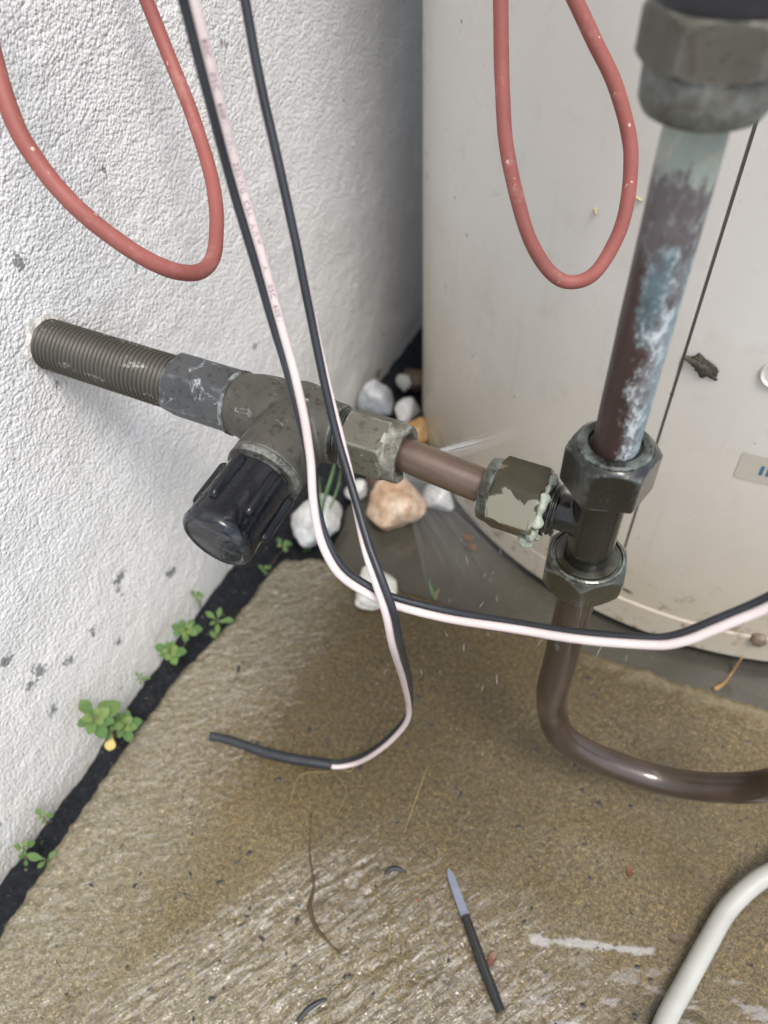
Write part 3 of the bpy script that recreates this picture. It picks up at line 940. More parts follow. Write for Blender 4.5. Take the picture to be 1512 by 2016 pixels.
# hex socket, corner up
HREF = (0, -0.55, 0.835)
put('hex_socket', mesh('hex_socket', *hexnut(ax(0.083), XA, HREF, 0.0163, 0.0345, 0.0152, None, 1.2), True, 28), BRASS_B, sv)
put('sealing_ring', mesh('sealing_ring', *lathe(ax(0.1165), XA, [(0, 0.0135), (0.0003, 0.0155), (0.0022, 0.0157), (0.0026, 0.0135)], 64), True, 30), BRASS_B, sv)
STEM_X = 0.152
stem = Vector((0.0, -0.995, -0.085)).normalized()
so = Vector((STEM_X, VY, VZ))
body = [lathe(ax(0.118), XA, [(0, 0.0150), (0.004, 0.0152), (0.010, 0.0165), (0.018, 0.0172), (0.030, 0.0165), (0.040, 0.0145), (0.0545, 0.0138)], 64),
        lathe(so, stem, [(-0.0165, 0.009), (-0.012, 0.0150), (0.0, 0.0168), (0.012, 0.0172), (0.022, 0.0172), (0.0315, 0.0174)], 64)]
put('valve_body', fuse('valve_body', body, 0.0007, 7), BRASS, sv)
put('stem_collar', mesh('stem_collar', *lathe(so, stem, [(0.0300, 0.0150), (0.0312, 0.0165), (0.0318, 0.0172), (0.0340, 0.0174), (0.0350, 0.0170), (0.0352, 0.014)], 72), True, 30), BRASS, sv)
put('stem_gland', mesh('stem_gland', *lathe(so, stem, [(0.034, 0.0146), (0.0385, 0.0146)], 48), True, 30), BRASS_WET, sv)
cap = put('valve_cap', mesh('valve_cap', *lathe(so, stem, [(0.0362, 0.0125), (0.0364, 0.0146), (0.0372, 0.0152), (0.050, 0.01555), (0.064, 0.01585), (0.0665, 0.0161), (0.0695, 0.0161), (0.0712, 0.0156), (0.0722, 0.0146), (0.0724, 0.0138), (0.0718, 0.0128), (0.0720, 0.006), (0.0722, 0.0001)], 72), True, 30), CAP, sv)
a_, u_, v_ = axis_frame(stem, (0, 0, 1))
def rib_mesh():
    """One rib along local x (stem direction), standing on local z."""
    V, F = [], []
    prof = [(-0.0021, -0.001), (-0.0017, 0.0021), (-0.0010, 0.0028), (0.0010, 0.0028), (0.0017, 0.0021), (0.0021, -0.001)]
    secs = [(0.0, 0.55), (0.0008, 0.9), (0.002, 1.0), (0.021, 1.0), (0.0228, 0.85), (0.0238, 0.35)]
    for h_, s in secs:
        for y_, z_ in prof:
            V.append((h_, y_ * (0.7 + 0.3 * s), z_ * s if z_ > 0 else z_))
    n = len(prof)
    for i in range(len(secs) - 1):
        for j in range(n):
            k = (j + 1) % n
            F.append((i * n + j, (i + 1) * n + j, (i + 1) * n + k, i * n + k))
    F.append(tuple(range(n)))
    F.append(tuple((len(secs) - 1) * n + j for j in reversed(range(n))))
    return mesh('rib', V, F, True, 50)
rm = rib_mesh()
rm.materials.append(CAPR)
for k in range(6):
    t = R(60 * k - 46)
    rad = u_ * math.cos(t) + v_ * math.sin(t)
    tan = rad.cross(a_)
    o = bpy.data.objects.new('rib', rm)
    col.objects.link(o)
    o.parent = cap
    m4 = Matrix((a_, tan, rad)).transposed().to_4x4()
    m4.translation = so + a_ * 0.0378 + rad * 0.0154
    o.matrix_local = m4
def speck(c, n_, r, seed):
    a2, u2, v2 = axis_frame(n_, (0.3, 0.2, 1))
    V, F = lathe(c, n_, [(-0.0003, r), (0.0002, r * 0.95), (0.0005, r * 0.6), (0.0006, 0.00002)], 12)
    return [p + Vector((noise.noise(p * 900 + Vector((seed, 0, 0))),) * 3) * r * 0.2 for p in V], F
put('lime_speck', mesh('lime_speck', *speck(Vector((0.1635, 0.1835, 0.2755)), Vector((.25, -.5, .8)), .0010, 1)), MORTAR, sv)
# outlet: male thread, then the compression nut
ht = list(np.arange(0.165, 0.184, 0.0003))
put('outlet_thread', mesh('outlet_thread', *revolve((0, VY, VZ), XA, (0, 0, 1), ht, lambda t, h_, i: 0.0118 + 0.0009 * (1 - abs(2 * ((h_ / 0.0019 - t / (2 * math.pi)) % 1.0) - 1)), 48)), BRASS_WET, sv)
NREF = (0, -0.80, 0.60)
nutp = [hexnut(ax(0.1775), XA, NREF, 0.0150, 0.0205, 0.0140, 0.0132, 1.5)]
cn = put('compression_nut', mesh('compression_nut', *nutp[0], True, 28), BRASS_NUT, sv)
put('nut_collar', mesh('nut_collar', *lathe(ax(0.196), XA, [(0, 0.0132), (0.006, 0.0132), (0.0078, 0.0130), (0.0084, 0.0124), (0.0082, 0.0100), (0.0060, 0.0078), (0.0056, 0.005)], 72), True, 30), BRASS_NUT, cn)

# ------------------------------------------------------------------ short copper pipe from valve to tee
bp = put('branch_pipe', mesh('branch_pipe', *tube([ax(0.190), ax(0.203), (0.2225, VY, 0.2658), ax2(0.245), ax2(0.262)], 0.0076, 40, 6), True), COPPER_L)
tag(bp, 'short horizontal copper pipe spraying water between valve nut and tee', 'pipe')

# ------------------------------------------------------------------ compression tee
RX = 0.2888
te = thing('compression_tee', 'wet dark brass compression tee with three hex nuts joining the copper pipes', 'pipe fitting', (RX, VY, VZ))
UZ = (0, 0, 1)
tb = [lathe((RX, VY, 0.236), UZ, [(0, 0.0098), (0.054, 0.0098)], 48),
      lathe((0.2700, VY, TZ), XA, [(0, 0.0080), (0.018, 0.0080)], 40)]
put('tee_body', fuse('tee_body', tb, 0.0006, 5), BRASS_WET, te)
def corner_ref(deg):
    return (math.cos(R(deg)), math.sin(R(deg)), 0)
tn = put('top_nut', mesh('top_nut', *hexnut((RX, VY, 0.2868), UZ, corner_ref(-44), 0.0177, 0.0190, None, 0.0140, 1.2), True, 28), BRASS_WET, te)
tn['label'] = 'largest wet hex nut gripping the tall patinated pipe'
put('nut_lip', mesh('nut_lip', *lathe((RX, VY, 0.3045), UZ, [(0, 0.0138), (0.0018, 0.0136), (0.0026, 0.0128), (0.0026, 0.0100), (0.0016, 0.0092), (0.0014, 0.008)], 64), True, 30), BRASS_WET, tn)
bn = put('bottom_nut', mesh('bottom_nut', *hexnut((RX, VY, 0.2255), UZ, corner_ref(-80), 0.0190, 0.0165, 0.0145, 0.0162, 0.9), True, 28), BRASS_OLIVE, te)
put('nut_lip', mesh('nut_lip', *lathe((RX, VY, 0.2405), UZ, [(0, 0.0158), (0.0022, 0.0154), (0.0026, 0.0147), (0.0014, 0.0143), (0.0014, 0.0134), (0.0022, 0.0130), (0.0022, 0.0095)], 72), True, 30), BRASS_OLIVE, bn)
ln = put('side_nut', mesh('side_nut', *hexnut(ax2(0.2460), XA, (0, -0.52, 0.85), 0.0166, 0.0210, 0.0136, 0.0150, 1.3), True, 28), BRASS_SHINY, te)
put('nut_collar', mesh('nut_collar', *lathe(ax2(0.2412), XA, [(-0.0004, 0.0074), (0, 0.0116), (0.0008, 0.0132), (0.0025, 0.0138), (0.0055, 0.0142)], 64), True, 30), BRASS_OLIVE, ln)
put('side_thread', mesh('side_thread', *revolve((0, VY, TZ), XA, (0, 0, 1), list(np.arange(0.2645, 0.2735, 0.0003)), lambda t, h_, i: 0.0104 + 0.0010 * (1 - abs(2 * ((h_ / 0.0019 - t / (2 * math.pi)) % 1.0) - 1)), 48)), BRASS_WET, te)
def paste():
    V, F = [], []
    na, nr = 80, 8
    for i in range(nr):
        for j in range(na):
            a = 2 * math.pi * j / na
            e = 0.6 + 0.9 * max(0.0, noise.noise(Vector((math.cos(a) * 3, math.sin(a) * 3, 0.7)))) + 0.5 * noise.noise(Vector((math.cos(a) * 5, math.sin(a) * 5, 1.7)))
            e = max(0.25, e)
            t = i / (nr - 1)
            ph = math.pi * t
            x = 0.2668 + (0.0012 - math.cos(ph) * 0.0021 * e)
            r = 0.0120 + math.sin(ph) * 0.0030 * e + 0.0010 * noise.noise(Vector((math.cos(a) * 7, math.sin(a) * 7, t * 2)))
            V.append((x, VY + r * math.cos(a), TZ + r * math.sin(a)))
    for i in range(nr - 1):
        for j in range(na):
            k = (j + 1) % na
            F.append((i * na + j, i * na + k, (i + 1) * na + k, (i + 1) * na + j))
    return V, F
def lump(cx, r, sq, seed, sub=3):
    import bmesh
    bm = bmesh.new()
    bmesh.ops.create_icosphere(bm, subdivisions=sub, radius=1.0)
    V = []
    for v in bm.verts:
        d = v.co.normalized()
        k = 1 + 0.35 * noise.noise(d * 1.7 + Vector((seed, 0, 0))) + 0.12 * noise.noise(d * 5 + Vector((seed, 2, 0)))
        V.append(Vector(cx) + Vector((d.x * sq[0], d.y * sq[1], d.z * sq[2])) * r * k)
    F = [tuple(v.index for v in f.verts) for f in bm.faces]
    bm.free()
    return V, F
put('sealant', mesh('sealant', *join([paste(), lump((0.2640, VY - 0.0118, TZ - 0.0112), 0.0036, (1, .6, .8), 3), lump((0.2668, VY - 0.0140, TZ - 0.004), 0.0026, (.7, .5, 1.5), 5)])), PASTE, te)

# ------------------------------------------------------------------ the other pipes
def riser_mesh():
    hs = list(np.arange(0.296, 0.434, 0.0012))
    def rf(t, h_, i):
        return 0.00835 + 0.00022 * noise.noise(Vector((math.cos(t) * 2, math.sin(t) * 2, h_ * 60)))
    return mesh('riser_pipe', *revolve((RX, VY, 0), UZ, (1, 0, 0), hs, rf, 56))
tag(put('riser_pipe', riser_mesh(), RISER), 'upright copper pipe with blue and white patina streaks above the tee', 'pipe')
low = [(RX, VY, 0.245), (RX, VY, 0.215), (RX, VY, 0.18), (RX, VY, 0.150), (RX - 0.0003, VY, 0.128), (0.2904, 0.2224, 0.0966), (0.2966, 0.2209, 0.0780), (0.3086, 0.2222, 0.0644), (0.3302, 0.2269, 0.0522), (0.3602, 0.2327, 0.0466), (0.3860, 0.2344, 0.0584), (0.4077, 0.2329, 0.0881), (0.4186, 0.2295, 0.1345), (0.4271, 0.2319, 0.1892)]
tag(put('drop_pipe', mesh('drop_pipe', *tube(low, 0.00845, 40, 8), True), COPPER), 'brown copper pipe bending from below the tee towards the right over the slab', 'pipe')

un = thing('upper_union', 'big dull brass union with a black hose above the patinated riser', 'pipe fitting', (RX, VY, 0.418))
put('lower_collar', mesh('lower_collar', *lathe((RX, VY, 0.0020), UZ, [(0.4175, 0.0088), (0.4178, 0.0120), (0.4190, 0.0146), (0.4215, 0.0160), (0.4290, 0.0163), (0.4300, 0.0158), (0.4305, 0.0150)], 80), True, 30), BRASS_UP, un)
put('union_nut', mesh('union_nut', *hexnut((RX, VY, 0.4318), UZ, corner_ref(-108), 0.0190, 0.0132, 0.0166, 0.0160, 1.6), True, 28), BRASS_UP, un)
put('packing_ring', mesh('packing_ring', *lump((RX, VY - 0.001, 0.4198), 0.0098, (1, 1, 0.16), 9)), PASTE, un)
put('black_hose', mesh('black_hose', *tube([(RX, VY, 0.4430), (RX, VY, 0.4462), (RX + 0.001, VY, 0.460), (RX + 0.004, VY + 0.002, 0.52), (RX + 0.01, VY + 0.006, 0.60), (RX + 0.02, VY + 0.012, 0.72)], [0.0155, 0.0168, 0.0168, 0.0168, 0.0168, 0.0168], 48, 5), True, 40), BLACKP, un)

# ------------------------------------------------------------------ red cables
rl = [(0.0246, 0.2421, 0.4504), (0.0403, 0.2177, 0.4177), (0.0527, 0.2041, 0.3923), (0.0618, 0.2006, 0.3776), (0.0734, 0.1994, 0.3650), (0.0849, 0.2021, 0.3527), (0.0957, 0.2074, 0.3416), (0.1015, 0.2163, 0.3326), (0.1012, 0.2303, 0.3250), (0.0961, 0.2464, 0.3224), (0.0872, 0.2629, 0.3257), (0.0796, 0.2753, 0.3320), (0.0675, 0.2899, 0.3406), (0.0510, 0.3052, 0.3571), (0.0347, 0.3169, 0.3760), (0.0227, 0.3227, 0.4005), (0.0158, 0.3207, 0.4287)]
tag(put('red_cable', mesh('red_cable', *tube(rl, 0.0034, 20, 6, wob=0.035), True), REDC), 'faded red cable hanging in a loop in front of the white wall', 'cable', 'faded red cable loops')
rr_ = [(0.1834, 0.3529, 0.4292), (0.1878, 0.3477, 0.4071), (0.1927, 0.3402, 0.3857), (0.1971, 0.3336, 0.3705), (0.2025, 0.3269, 0.3549), (0.2114, 0.3205, 0.3366), (0.2209, 0.3165, 0.3200), (0.2320, 0.3162, 0.3069), (0.2416, 0.3192, 0.3025), (0.2503, 0.3240, 0.3066), (0.2551, 0.3328, 0.3182), (0.2560, 0.3398, 0.3313), (0.2528, 0.3473, 0.3480), (0.2481, 0.3511, 0.3597), (0.2388, 0.3532, 0.3761), (0.2282, 0.3533, 0.3902), (0.2164, 0.3535, 0.4061), (0.1984, 0.3561, 0.4293)]
tag(put('red_cable', mesh('red_cable', *tube(rr_, 0.0032, 20, 6, wob=0.045, seed=5), True), REDC), 'dusty red cable hanging in a narrow loop in front of the beige tank', 'cable', 'faded red cable loops')

# ------------------------------------------------------------------ twin wires
WA = [(0.1510, 0.1976, 0.4490), (0.1513, 0.1975, 0.4460), (0.1517, 0.1973, 0.4431), (0.1522, 0.1971, 0.4387), (0.1530, 0.1968, 0.4319), (0.1542, 0.1962, 0.4233), (0.1554, 0.1957, 0.4148), (0.1561, 0.1957, 0.4068), (0.1567, 0.1959, 0.3988), (0.1578, 0.1956, 0.3909), (0.1596, 0.1947, 0.3830), (0.1619, 0.1933, 0.3752), (0.1642, 0.1919, 0.3678), (0.1663, 0.1904, 0.3610), (0.1683, 0.1889, 0.3546), (0.1704, 0.1873, 0.3484), (0.1727, 0.1855, 0.3422), (0.1751, 0.1836, 0.3362), (0.1775, 0.1816, 0.3304), (0.1798, 0.1793, 0.3248), (0.1821, 0.1769, 0.3193), (0.1842, 0.1745, 0.3143), (0.1860, 0.1721, 0.3098), (0.1876, 0.1698, 0.3056), (0.1892, 0.1674, 0.3015), (0.1906, 0.1647, 0.2974), (0.1920, 0.1618, 0.2932), (0.1935, 0.1592, 0.2892), (0.1951, 0.1568, 0.2852), (0.1968, 0.1547, 0.2813), (0.1988, 0.1528, 0.2775), (0.2012, 0.1512, 0.2737), (0.2039, 0.1499, 0.2700), (0.2068, 0.1490, 0.2667), (0.2099, 0.1489, 0.2637), (0.2132, 0.1493, 0.2610), (0.2165, 0.1498, 0.2589), (0.2198, 0.1501, 0.2572), (0.2233, 0.1505, 0.2559), (0.2281, 0.1511, 0.2549), (0.2346, 0.1522, 0.2541), (0.2423, 0.1536, 0.2535), (0.2501, 0.1548, 0.2537), (0.2579, 0.1557, 0.2550), (0.2658, 0.1564, 0.2570), (0.2737, 0.1569, 0.2593), (0.2817, 0.1570, 0.2620), (0.2898, 0.1567, 0.2651), (0.2975, 0.1568, 0.2679), (0.3051, 0.1575, 0.2702), (0.3125, 0.1586, 0.2724), (0.3186, 0.1595, 0.2744), (0.3228, 0.1601, 0.2760), (0.3258, 0.1606, 0.2774), (0.3290, 0.1615, 0.2795), (0.3327, 0.1628, 0.2827), (0.3363, 0.1644, 0.2866), (0.3399, 0.1660, 0.2905), (0.3432, 0.1675, 0.2940), (0.3466, 0.1690, 0.2975), (0.3498, 0.1703, 0.3017), (0.3531, 0.1714, 0.3069), (0.3563, 0.1722, 0.3127), (0.3593, 0.1727, 0.3184)]
KA = [(0.1484, 0.1963, 0.4480), (0.1487, 0.1962, 0.4451), (0.1490, 0.1960, 0.4421), (0.1495, 0.1958, 0.4377), (0.1504, 0.1955, 0.4308), (0.1516, 0.1949, 0.4223), (0.1528, 0.1945, 0.4137), (0.1535, 0.1945, 0.4057), (0.1541, 0.1947, 0.3977), (0.1552, 0.1944, 0.3897), (0.1570, 0.1934, 0.3818), (0.1593, 0.1921, 0.3740), (0.1616, 0.1907, 0.3666), (0.1637, 0.1894, 0.3597), (0.1657, 0.1880, 0.3532), (0.1678, 0.1865, 0.3469), (0.1701, 0.1849, 0.3406), (0.1726, 0.1832, 0.3345), (0.1750, 0.1813, 0.3286), (0.1774, 0.1792, 0.3229), (0.1797, 0.1771, 0.3173), (0.1819, 0.1749, 0.3122), (0.1840, 0.1729, 0.3076), (0.1859, 0.1710, 0.3034), (0.1877, 0.1689, 0.2992), (0.1896, 0.1664, 0.2951), (0.1914, 0.1638, 0.2909), (0.1932, 0.1614, 0.2870), (0.1952, 0.1592, 0.2832), (0.1972, 0.1572, 0.2795), (0.1994, 0.1555, 0.2760), (0.2019, 0.1540, 0.2726), (0.2046, 0.1528, 0.2692), (0.2074, 0.1520, 0.2662), (0.2102, 0.1520, 0.2635), (0.2132, 0.1524, 0.2612), (0.2165, 0.1529, 0.2591), (0.2197, 0.1532, 0.2575), (0.2230, 0.1535, 0.2563), (0.2276, 0.1541, 0.2554), (0.2340, 0.1552, 0.2547), (0.2415, 0.1566, 0.2542), (0.2493, 0.1578, 0.2543), (0.2570, 0.1587, 0.2552), (0.2647, 0.1593, 0.2568), (0.2726, 0.1598, 0.2588), (0.2806, 0.1598, 0.2614), (0.2887, 0.1596, 0.2644), (0.2963, 0.1596, 0.2673), (0.3039, 0.1604, 0.2697), (0.3113, 0.1614, 0.2718), (0.3173, 0.1623, 0.2738), (0.3214, 0.1628, 0.2754), (0.3243, 0.1633, 0.2768), (0.3273, 0.1640, 0.2789), (0.3308, 0.1652, 0.2821), (0.3344, 0.1667, 0.2860), (0.3379, 0.1683, 0.2898), (0.3413, 0.1698, 0.2934), (0.3446, 0.1713, 0.2969), (0.3478, 0.1726, 0.3011), (0.3510, 0.1736, 0.3062), (0.3542, 0.1743, 0.3120), (0.3572, 0.1749, 0.3177)]
WB = [(0.1420, 0.2347, 0.4391), (0.1428, 0.2335, 0.4359), (0.1436, 0.2323, 0.4326), (0.1448, 0.2309, 0.4282), (0.1464, 0.2290, 0.4219), (0.1485, 0.2266, 0.4144), (0.1507, 0.2242, 0.4070), (0.1531, 0.2218, 0.4004), (0.1556, 0.2195, 0.3941), (0.1583, 0.2170, 0.3873), (0.1613, 0.2141, 0.3794), (0.1646, 0.2110, 0.3709), (0.1678, 0.2080, 0.3627), (0.1706, 0.2052, 0.3552), (0.1731, 0.2026, 0.3480), (0.1758, 0.2000, 0.3409), (0.1786, 0.1972, 0.3336), (0.1815, 0.1943, 0.3265), (0.1843, 0.1915, 0.3199), (0.1870, 0.1890, 0.3141), (0.1896, 0.1865, 0.3088), (0.1923, 0.1840, 0.3039), (0.1951, 0.1811, 0.2991), (0.1980, 0.1782, 0.2947), (0.2007, 0.1753, 0.2907), (0.2030, 0.1726, 0.2873), (0.2052, 0.1700, 0.2843), (0.2074, 0.1673, 0.2815), (0.2098, 0.1644, 0.2787), (0.2122, 0.1615, 0.2760), (0.2147, 0.1586, 0.2733), (0.2175, 0.1557, 0.2706), (0.2205, 0.1529, 0.2680), (0.2231, 0.1505, 0.2651), (0.2255, 0.1484, 0.2622), (0.2276, 0.1467, 0.2590), (0.2292, 0.1456, 0.2552), (0.2302, 0.1449, 0.2506), (0.2307, 0.1448, 0.2452), (0.2309, 0.1454, 0.2386), (0.2306, 0.1470, 0.2311), (0.2300, 0.1495, 0.2226), (0.2290, 0.1527, 0.2121), (0.2279, 0.1567, 0.1994), (0.2266, 0.1613, 0.1846), (0.2251, 0.1661, 0.1687), (0.2231, 0.1718, 0.1503), (0.2210, 0.1778, 0.1306), (0.2193, 0.1823, 0.1136), (0.2183, 0.1845, 0.1019), (0.2176, 0.1854, 0.0931), (0.2161, 0.1858, 0.0841), (0.2134, 0.1859, 0.0738), (0.2099, 0.1855, 0.0634), (0.2062, 0.1848, 0.0536), (0.2024, 0.1838, 0.0447), (0.1984, 0.1826, 0.0365), (0.1943, 0.1813, 0.0288), (0.1901, 0.1802, 0.0213), (0.1857, 0.1792, 0.0143), (0.1814, 0.1780, 0.0087), (0.1771, 0.1765, 0.0049), (0.1730, 0.1748, 0.0024), (0.1689, 0.1731, 0.0009), (0.1649, 0.1718, 0.0004), (0.1611, 0.1706, 0.0010), (0.1574, 0.1694, 0.0015)]
KB = [(0.1433, 0.2331, 0.4414), (0.1441, 0.2319, 0.4382), (0.1450, 0.2308, 0.4349), (0.1461, 0.2293, 0.4306), (0.1478, 0.2274, 0.4242), (0.1498, 0.2250, 0.4167), (0.1521, 0.2226, 0.4093), (0.1544, 0.2203, 0.4028), (0.1569, 0.2180, 0.3965), (0.1596, 0.2154, 0.3897), (0.1626, 0.2125, 0.3818), (0.1658, 0.2093, 0.3733), (0.1689, 0.2062, 0.3650), (0.1715, 0.2034, 0.3575), (0.1740, 0.2007, 0.3503), (0.1766, 0.1980, 0.3432), (0.1793, 0.1951, 0.3359), (0.1820, 0.1922, 0.3287), (0.1847, 0.1893, 0.3220), (0.1873, 0.1867, 0.3162), (0.1897, 0.1842, 0.3109), (0.1924, 0.1816, 0.3059), (0.1953, 0.1788, 0.3012), (0.1984, 0.1760, 0.2968), (0.2013, 0.1733, 0.2929), (0.2040, 0.1708, 0.2896), (0.2065, 0.1684, 0.2867), (0.2090, 0.1660, 0.2838), (0.2116, 0.1634, 0.2810), (0.2143, 0.1608, 0.2782), (0.2169, 0.1583, 0.2754), (0.2199, 0.1558, 0.2726), (0.2229, 0.1533, 0.2698), (0.2256, 0.1512, 0.2668), (0.2280, 0.1494, 0.2637), (0.2302, 0.1479, 0.2603), (0.2318, 0.1468, 0.2562), (0.2329, 0.1463, 0.2513), (0.2334, 0.1462, 0.2458), (0.2334, 0.1470, 0.2392), (0.2331, 0.1489, 0.2316), (0.2323, 0.1516, 0.2228), (0.2312, 0.1549, 0.2122), (0.2300, 0.1590, 0.1992), (0.2285, 0.1637, 0.1842), (0.2268, 0.1686, 0.1678), (0.2244, 0.1743, 0.1489), (0.2217, 0.1802, 0.1287), (0.2193, 0.1845, 0.1114), (0.2177, 0.1864, 0.0996), (0.2162, 0.1871, 0.0909), (0.2142, 0.1874, 0.0823), (0.2111, 0.1875, 0.0724), (0.2075, 0.1872, 0.0625), (0.2037, 0.1865, 0.0530), (0.1999, 0.1856, 0.0444), (0.1959, 0.1844, 0.0364), (0.1918, 0.1832, 0.0289), (0.1877, 0.1822, 0.0216), (0.1834, 0.1813, 0.0148), (0.1793, 0.1802, 0.0093), (0.1753, 0.1788, 0.0055), (0.1713, 0.1773, 0.0030), (0.1675, 0.1759, 0.0015), (0.1639, 0.1746, 0.0011), (0.1602, 0.1735, 0.0016), (0.1565, 0.1723, 0.0021)]
ca = thing('twin_wire', 'printed black and pinkish white twin wire curving over the pipes to the right', 'wire', WA[0], 'black and white twin wires')
put('black_strand', mesh('black_strand', *tube(KA, 0.0016, 16, 2), True), WIREK, ca)
wsa = put('white_strand', mesh('white_strand', *tube(WA, 0.0016, 16, 2), True), WIREW, ca)
cb = thing('twin_wire', 'twin wire with black strand foremost ending in a black sleeve on the slab', 'wire', WB[-1], 'black and white twin wires')
put('black_strand', mesh('black_strand', *tube(KB, 0.0016, 16, 2), True), WIREK, cb)
put('white_strand', mesh('white_strand', *tube(WB, 0.0016, 16, 2), True), WIREW, cb)
sl = [(0.1655, 0.1715, 0.0040), (0.1546, 0.1685, 0.0036), (0.1357, 0.1632, 0.0035), (0.1175, 0.1599, 0.0034), (0.1000, 0.1581, 0.0034), (0.0885, 0.1564, 0.0034), (0.0791, 0.1540, 0.0034)]
put('end_sleeve', mesh('end_sleeve', *tube(sl, [0.0030, 0.0034, 0.0035, 0.0033, 0.0032, 0.0029, 0.0031], 20, 5, wob=0.05), True, 50), SLEEVE, cb)

# lettering printed along the white strand
def lettering(path, text, start, step, size, camdir_ref):
    P = catmull(path, 2)
    T, U = frames(P)
    L = [0.0]
    for a, b in zip(P, P[1:]):
        L.append(L[-1] + (b - a).length)
    def at(s):
        for i in range(len(L) - 1):
            if s <= L[i + 1]:
                t = (s - L[i]) / (L[i + 1] - L[i])
                return P[i].lerp(P[i + 1], t), T[i].lerp(T[i + 1], t).normalized()
        return P[-1], T[-1]
    cu = bpy.data.curves.new('print', 'FONT')
    cu.size = size
    cu.space_character = step
    cu.body = text
    o = bpy.data.objects.new('print', cu)
    col.objects.link(o)
    me = evaluated(o)
    bpy.data.objects.remove(o)
    V = []
    r = 0.0016 + 0.00007
    for v in me.vertices:
        p, t = at(start + v.co.x)
        f = (camdir_ref - t * camdir_ref.dot(t)).normalized()
        b = t.cross(f)
        ang = -(v.co.y - size * 0.36) / r - 0.02
        V.append(p + (f * math.cos(ang) + b * math.sin(ang)) * r)
    F = [tuple(p.vertices) for p in me.polygons]
    return mesh('lettering', V, F, True)
put('lettering', lettering(WA, '80C  105C   600V  VW-1  22AWG  CSA  AWM   I   A   105C  600V', 0.020, 1.22, 0.0025, Vector((0.22, -0.35, 0.80))), PRINT, wsa)

gc = [(0.3945, 0.0944, 0.0058), (0.3970, 0.1211, 0.0058), (0.4032, 0.1452, 0.0058), (0.4099, 0.1697, 0.0060), (0.4155, 0.1892, 0.0065), (0.4214, 0.2021, 0.0080), (0.4288, 0.2143, 0.0100), (0.4380, 0.2252, 0.0120), (0.4585, 0.2495, 0.0180), (0.5007, 0.2913, 0.0300)]
tag(put('white_cable', mesh('white_cable', *tube(gc, 0.0056, 24, 6), True), GREYC), 'thick greyish white cable lying across the lower right of the slab', 'cable')

# ------------------------------------------------------------------ stones
def stone(name, c, sx_, sy_, sz_, seed, mat, label, rz=0.0):
    import bmesh
    rs = random.Random(seed)
    planes = []
    for k in range(15):
        v = Vector((rs.gauss(0, 1), rs.gauss(0, 1), rs.gauss(0, 1))).normalized()
        planes.append((v, rs.uniform(0.78, 1.05)))
    bm = bmesh.new()
    bmesh.ops.create_icosphere(bm, subdivisions=5, radius=1.0)
    V = []
    rm_ = Matrix.Rotation(rz, 3, 'Z')
    for v in bm.verts:
        d = v.co.normalized()
        s = 0.0
        for n_, h_ in planes:
            cth = d.dot(n_)
            if cth > 0.05:
                s += (cth / h_) ** 14
        r = min(1.25, s ** (-1 / 14)) if s > 0 else 1.1
        r *= 1 + 0.05 * noise.noise(d * 3 + Vector((seed, 0, 0))) + 0.02 * noise.noise(d * 9 + Vector((seed, 1, 0)))
        V.append(Vector(c) + rm_ @ Vector((d.x * sx_, d.y * sy_, d.z * sz_)) * r)
    F = [tuple(v.index for v in f.verts) for f in bm.faces]
    bm.free()
    o = put(name, mesh(name, V, F), mat)
    tag(o, label, 'stone', 'loose quartz stones behind the slab')
    return o
stone('stone', (0.0263, 0.5222, 0.0040), .0158, .018, .017, 1, Q_GREY, 'greyish white stone furthest left in the corner beside the wall')
stone('stone', (0.0600, 0.5194, 0.0020), .011, .013, .012, 2, Q_WHITE, 'small white stone right behind the orange stone')
stone('stone', (0.0338, 0.5677, -0.0040), .0085, .008, .008, 3, Q_CREAM, 'smallest cream pebble deep in the corner gap by the tank')
stone('stone', (0.0814, 0.4872, 0.0060), .0165, .015, .018, 4, Q_ORANGE, 'deep orange brown stone beside the tank foot')
stone('stone', (0.1078, 0.3976, 0.0120), .0255, .021, .019, 5, Q_TAN, 'large tan and pinkish stone below the valve nut')
stone('stone', (0.1329, 0.4252, 0.0050), .0145, .014, .012, 6, Q_WHITE, 'pale grey stone tucked against the right of the tan stone')
stone('stone', (0.0505, 0.3545, 0.0100), .0205, .022, .018, 7, Q_WHITE, 'big white stone behind the black valve cap with a grass blade across')
stone('stone', (0.1276, 0.3127, 0.0080), .0165, .0185, .010, 8, Q_CREAM, 'flat cream white stone on the slab edge where the wires cross')
stone('stone', (0.0621, 0.4073, 0.0020), .009, .010, .008, 9, Q_WHITE, 'half hidden whitish stone directly under the valve body')
stone('stone', (0.0403, 0.5852, -0.0100), .014, .014, .010, 10, Q_BROWN, 'dark brown pebble behind the cream pebble in the corner gap')
stone('stone', (0.0695, 0.4345, -0.0060), .012, .012, .009, 12, Q_BROWN, 'dark wet brown stone under the valve nut')

